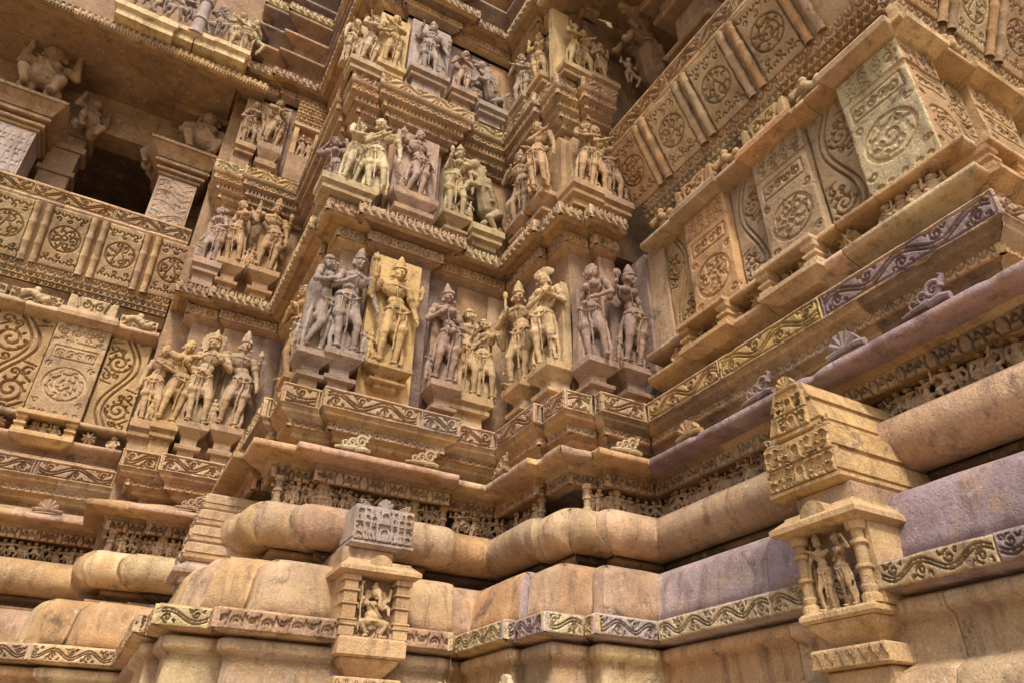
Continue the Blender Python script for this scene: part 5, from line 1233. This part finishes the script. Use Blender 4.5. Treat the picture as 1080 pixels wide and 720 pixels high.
# ------------------------------------------------------------------ niche shrines on the plinth
def mini_roof(g, fr, s, tint, z0, z1, hw, pf, tiers=1, gable=False):
    hT = (z1-z0)/tiers
    for q_, sc_ in (((0, 1.0), (-.62, .62), (.62, .62)) if tiers < 3 else ()):
        o = finial_mesh(0 if q_ == 0 else 1, tint).build('roof_ornament', g, wob=0); top_ = z1-.03 if (q_ == 0 or not gable) else z0+hT*.98
        o.location = fr.pt(s+q_*hw*(1 if not gable else 1.15), pf-.06, top_); o.rotation_euler = (0, 0, fr.rz()); o.scale = (sc_*.62*(-1 if q_ < 0 else 1), .62, sc_*.75)
    for k in range(tiers):
        a, b = z0+hT*k, z0+hT*(k+1); h_ = hw*((1, .78)[k] if gable else 1-.10*k); pk = pf-.03*k
        m_ = MB(); 
        lv = [(a, h_*.90, pk-.06), (a+.03, h_, pk), (a+.06, h_, pk), (a+.065, h_*.92, pk-.03), (a+.09, h_*.92, pk-.03), (a+.095, h_*.97, pk-.01)]
        if gable:
            m1 = a+.095+(b-a-.115)*.5; e0_ = .97 if k < tiers-1 else .78
            lv += [(m1-.02, h_*e0_, pk-.01), (m1-.015, h_*(e0_-.07), pk-.04), (m1+.02, h_*(e0_-.07), pk-.04), (m1+.025, h_*e0_, pk-.01)]
        lv += [(b-.02, h_*(.96 if not gable or k < tiers-1 else .55), pk-.01), (b, h_*(.88 if not gable or k < tiers-1 else .45), pk-.05)]
        rect_loft(m_, fr, s, lv, tint, -.45); m_.build('roof_block', g)
        w_ = h_*1.86 if not (gable and k == tiers-1) else h_*1.2; U = (fr.U[0], fr.U[1], 0)
        hh = (b-a-.13)*(1 if not (gable and k == tiers-1) else .85)
        G = p_chaitya(w_, hh+.02, .006, random.Random(k)); relief('arch_carving', fr.pt(s-w_/2, pk+.02, a+.07), U, (0, 0, 1), w_, hh+.02, G, .006, .10, tint, g, skirt=.11)
def shrine(name, label, fr, s, hw, z0, zs, z1, zb, ztop, pf, tint, tint_top, rnd=False, tiers=1, gable=False, st=None, ptop=None, hwt=None, sh=.18):
    """niche: base z0..zs, opening zs..z1, roof slab, gap, carved roof block to ztop"""
    g = empty(name, (0, 0, 0), label, 'niche shrine', 'niche shrines on the plinth')
    m_ = MB()
    bevbox(m_, fr, s-hw*.98, s+hw*.98, -.30, pf, zs-sh, zs, tint, .02); m_.build('sill', g)
    m_ = MB(); rect_loft(m_, fr, s, [(zs-sh-.17, hw*.50, pf-.20), (zs-sh-.05, hw*.80, pf-.07), (zs-sh-.004, hw*.84, pf-.04)], tint, -.30); m_.build('bracket', g)
    m_ = MB(); bevbox(m_, fr, s-hw*.95, s+hw*.95, -.30, pf-.04, zs-sh-.31, zs-sh-.175, tint, .012); m_.build('saw_slab', g)
    U = (fr.U[0], fr.U[1], 0)
    G = p_saw(hw*1.9, .12, .008, random.Random(1)); relief('saw_teeth', fr.pt(s-hw*.95, pf-.03, zs-sh-.305), U, (0, 0, 1), hw*1.9, .12, G, .008, .05, tint, g, skirt=.02)
    m_ = MB(); bevbox(m_, fr, s-hw*.8, s+hw*.8, -.30, pf-.12, z0-1.2, zs-sh-.315, tint, .012); m_.build('pier', g)
    m_ = MB(); bevbox(m_, fr, s-hw*.92, s+hw*.92, -.30, pf-.20, zs-.01, z1+.01, mix_('brown', 'tan', .7), .01); m_.build('niche_back', g)
    for q in (-1, 1):
        m_ = MB(); bevbox(m_, fr, s+q*hw*.80-.07, s+q*hw*.80+.07, -.30, pf-.13, zs-.005, z1+.005, tint, .008); m_.build('jamb', g)
    for q in (-1, 1):
        m_ = MB()
        c = s+q*(hw*.78)
        if rnd:
            b = fr.pt(c, pf-.09, zs); H = z1-zs
            lathe(m_, b, [(0, .07), (.05, .07), (.07, .05), (.11, .06), (.13, .046), (H*.40, .046), (H*.42, .062), (H*.45, .062), (H*.47, .045), (H*.70, .044), (H*.72, .064), (H*.76, .064), (H*.78, .044), (H*.88, .044), (H*.90, .068), (H, .076)], tint, 14)
            m_.build('pillar', g, smooth=False)
        else:
            H = z1-zs
            for (a, b, e) in ((0, .16, .075), (.16, .20, .088), (.20, .24, .078), (.24, .28, .088), (.28, .50, .068), (.50, .54, .085), (.54, .72, .068), (.72, .76, .088), (.76, .90, .068), (.90, 1, .088)):
                bevbox(m_, fr, c-e, c+e, pf-.24, pf-.09+e, zs+H*a, zs+H*b, tint, .006)
            m_.build('pillar', g)
    m_ = MB(); rect_loft(m_, fr, s, [(z1, hw*1.0, pf+.0), (z1+.03, hw*1.22, pf+.07), (z1+.07, hw*1.22, pf+.07), (z1+.15, hw*.98, pf-.04), (z1+.17, hw*.98, pf-.05)], tint, -.30); m_.build('roof_slab', g)
    m_ = MB(); V = []
    for k in range(13):
        a = math.pi*k/12; V += [fr.pt(s+.12*math.cos(a), pf+.02, z1+.10+.12*math.sin(a)), fr.pt(s+.12*math.cos(a), pf-.12, z1+.10+.12*math.sin(a))]
    m_.add(V, [(2*k, 2*k+1, 2*k+3, 2*k+2) for k in range(12)]+[tuple(range(0, 26, 2))[::-1]], tint); m_.build('dormer_arch', g)
    st = s if st is None else st; ptop = pf if ptop is None else ptop
    m_ = MB(); bevbox(m_, fr, s-hw*.8, s+hw*.8, -.40, ptop-.10, z1+.165, zb, mix_('brown', 'tan'), .01); m_.build('neck', g)
    mini_roof(g, fr, st, tint_top, zb, ztop, hwt or hw*1.12, ptop, tiers, gable)
    return g
shrine('niche_shrine', 'ochre niche with square pillars under a grey arch carved block, holding an elephant headed dancer', XF, 2.46, .355, 1.1, 1.25, 1.83, 2.23, 2.70, .90, mix_('ochre', 'tan', .4), mix_('grey', 'lilac', .45), st=2.58, ptop=.52, hwt=.36)
shrine('niche_shrine', 'ochre niche with round ringed pillars under a two tier carved gable, holding a standing couple', Fr((5.55, 6.5), 'y'), 2.93, .33, 1.0, 1.13, 1.70, 2.04, 2.98, .96, mix_('ochre', 'buff', .4), mix_('ochre', 'yellow', .3), rnd=True, tiers=2, gable=True, st=2.84, ptop=.90, hwt=.35, sh=.07)
shrine('niche_shrine', 'lilac grey niche seen edge on at the left flank of the central bay', Fr((1.2, 0), 'y'), -9.25, .30, 1.2, 1.36, 1.98, 2.16, 2.98, .49, mix_('lilac', 'tan', .4), mix_('ochre', 'grey', .3), rnd=True, tiers=4)
# elephant headed dancer
f = Fig()
f.ell((0, 0, .36), (.15, .13, .13)); f.ell((0, 0, .52), (.13, .10, .11)); f.ell((0, -.02, .56), (.15, .09, .07)); f.ell((.02, -.05, .76), (.105, .10, .105)); f.ell((.0, -.03, .86), (.075, .075, .05)); f.ell((0, -.03, .91), (.04, .04, .05))
f.chain([(.03, -.13, .74), (.06, -.17, .64), (.05, -.18, .54), (.11, -.17, .47), (.17, -.16, .50)], .045, .022)
for s_ in (-1, 1): f.ell((s_*.14+.02, -.0, .74), (.075, .022, .09)); f.ell((.02+s_*.045, -.135, .77), (.014, .012, .012))
f.cap((.0, -.13, .66), (-.04, -.18, .64), .014, .010)
for (s_, e, h) in ((-1, (-.28, -.04, .50), (-.24, -.12, .64)), (1, (.28, -.04, .52), (.26, -.12, .40)), (-1, (-.27, .0, .66), (-.30, -.06, .84)), (1, (.27, .0, .68), (.29, -.06, .84))):
    f.cap((s_*.14, 0, .60), e, .045, .036); f.cap(e, h, .036, .026); f.ell(h, (.030, .030, .030))
    for k in range(3): f.cap(h, (h[0]+(k-1)*.014, h[1]-.02, h[2]+.035), .010, .008, 6)
f.cap((-.28, -.12, .10), (-.27, -.10, .92), .014, .014); f.ell((-.27, -.10, .92), (.035, .03, .04))
for s_ in (-1, 1):
    f.cap((s_*.07, -.02, .28), (s_*.24, -.12, .24), .085, .055); f.cap((s_*.24, -.12, .24), (s_*.12+.02, -.06, .06), .05, .035)
    f.cap((s_*.12+.02, -.06, .03), (s_*.20+.02, -.15, .02), .03, .022); f.tor((s_*.12+.02, -.06, .09), .045, .045, .012, 10)
f.tor((0, 0, .28), .15, .13, .014, 18); f.chain([(-.12, -.10, .60), (0, -.13, .48), (.12, -.14, .34)], .012); f.tor((0, -.02, .60), .12, .10, .012, 16, tilt=.04)
gan = f.mesh('body', .0075, .56)
gg = empty('elephant_headed_figure', XF.pt(2.46, .80, 1.255), 'dancing pot bellied elephant headed god inside the square pillared niche', 'statue')
place(gan, 'body', gg, (0, 0, 0), 0, mix_('ochre', 'buff', .6))
gc = empty('embracing_couple', YW.pt(2.93, .86, 1.135), 'slender ochre couple standing inside the round pillared niche at right', 'statue', rz=YW.rz())
f = Fig(); Hd, hr = body(f, dict(sex='m', hip=.5, la='down', ra='neck')); place(f.mesh('body', .0065, .57), 'body', gc, (-.10, 0, 0), .1, mix_('ochre', 'buff', .4))
f = Fig(); headdress(f, Hd, hr, 1, 'crown'); place(f.mesh('headdress', .0065, .57), 'headdress', gc, (-.10, 0, 0), .1, mix_('ochre', 'buff', .4))
f = Fig(); Hd, hr = body(f, dict(hip=-.9, la='across', ra='up', tilt=-.8, turn=-.2)); place(f.mesh('body', .0065, .55), 'body', gc, (.11, -.03, 0), -.15, mix_('ochre', 'buff', .4))
f = Fig(); headdress(f, Hd, hr, 1, 'bun'); place(f.mesh('headdress', .0065, .55), 'headdress', gc, (.11, -.03, 0), -.15, mix_('ochre', 'buff', .4))

# ------------------------------------------------------------------ procession of small carved figures between roll and drip band
PM = []
for k, sp in enumerate([dict(hip=.8, la='up', ra='chest'), dict(sex='m', hip=-.8, la='down', ra='up', leg='walk'), dict(sex='m', hip=.5, la='hold', ra='low', leg='squat'), dict(hip=-.7, la='chest', ra='neck', leg='walk'), dict(sex='m', hip=.6, la='across', ra='up', leg='squat', fat=1.2)]):
    f = Fig(); Hd, hr = body(f, sp); headdress(f, Hd, hr, 1, ('bun', 'curls', 'crown')[k % 3]); PM.append(f.mesh('relief_figure', .017, 1.0, wx=1.5))
f = Fig()                                                # elephant in profile
f.ell((0, 0, .52), (.42, .20, .28)); f.ell((-.42, 0, .62), (.17, .15, .19)); f.chain([(-.55, 0, .60), (-.64, 0, .42), (-.64, 0, .22), (-.56, 0, .10)], .08, .045); f.ell((-.34, -.14, .62), (.10, .03, .15))
for (x, y) in ((-.26, -.1), (-.14, .1), (.22, -.1), (.32, .1)): f.cap((x, y, .45), (x, y, .05), .10, .08)
f.ell((-.05, 0, .84), (.09, .08, .13)); f.ell((-.05, 0, 1.0), (.06, .06, .06)); f.cap((.40, 0, .6), (.46, 0, .3), .03, .02)
ELE = f.mesh('relief_elephant', .02, 1.0)
def procession(label, fr, s0, s1, n, tint, seed, elephants=(), pillars=()):
    g = empty('procession_relief', (0, 0, 0), label, 'relief frieze', 'procession friezes above the roll moulding'); rng = random.Random(seed)
    n = int(n*1.7)
    for k in range(n):
        s = s0+(s1-s0)*(k+.5)/n
        kk = rng.uniform(.85, 1.15)
        if k % 5 == 2 and elephants:
            place(ELE, 'relief_elephant', g, fr.pt(s, -.30, 2.78), fr.rz(), tint, .30); continue
        place(rng.choice(PM), 'relief_figure', g, fr.pt(s, -.27+rng.uniform(-.06, .04), 2.77), fr.rz()+rng.uniform(-.7, .7), tuple(c*kk for c in tint), rng.uniform(.31, .35)*(1.13 if fr is YW else 1))
    for s in pillars:
        m_ = MB(); b = fr.pt(s, -.24, 2.76); lathe(m_, b, [(0, .055), (.05, .055), (.06, .04), (.15, .04), (.16, .055), (.19, .055), (.2, .04), (.28, .04), (.29, .06), (.34, .06)], tint, 10); m_.build('colonnette', g)
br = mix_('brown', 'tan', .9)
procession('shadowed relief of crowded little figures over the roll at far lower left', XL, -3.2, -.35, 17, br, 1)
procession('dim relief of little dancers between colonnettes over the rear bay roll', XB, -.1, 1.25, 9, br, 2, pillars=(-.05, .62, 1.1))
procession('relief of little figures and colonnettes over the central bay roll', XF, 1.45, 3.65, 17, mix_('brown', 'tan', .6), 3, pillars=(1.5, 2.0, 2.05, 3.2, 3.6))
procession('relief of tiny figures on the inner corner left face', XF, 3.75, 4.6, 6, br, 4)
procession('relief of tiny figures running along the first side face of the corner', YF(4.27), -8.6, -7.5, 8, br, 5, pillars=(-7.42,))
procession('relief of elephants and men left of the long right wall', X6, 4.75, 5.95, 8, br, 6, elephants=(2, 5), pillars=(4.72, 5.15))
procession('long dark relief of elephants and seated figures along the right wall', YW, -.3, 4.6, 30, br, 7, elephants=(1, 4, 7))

# keep the picture clean: nothing hidden, report counts
print('objects', len(bpy.data.objects), 'verts', sum(len(o.data.vertices) for o in bpy.data.objects if o.type == 'MESH'))
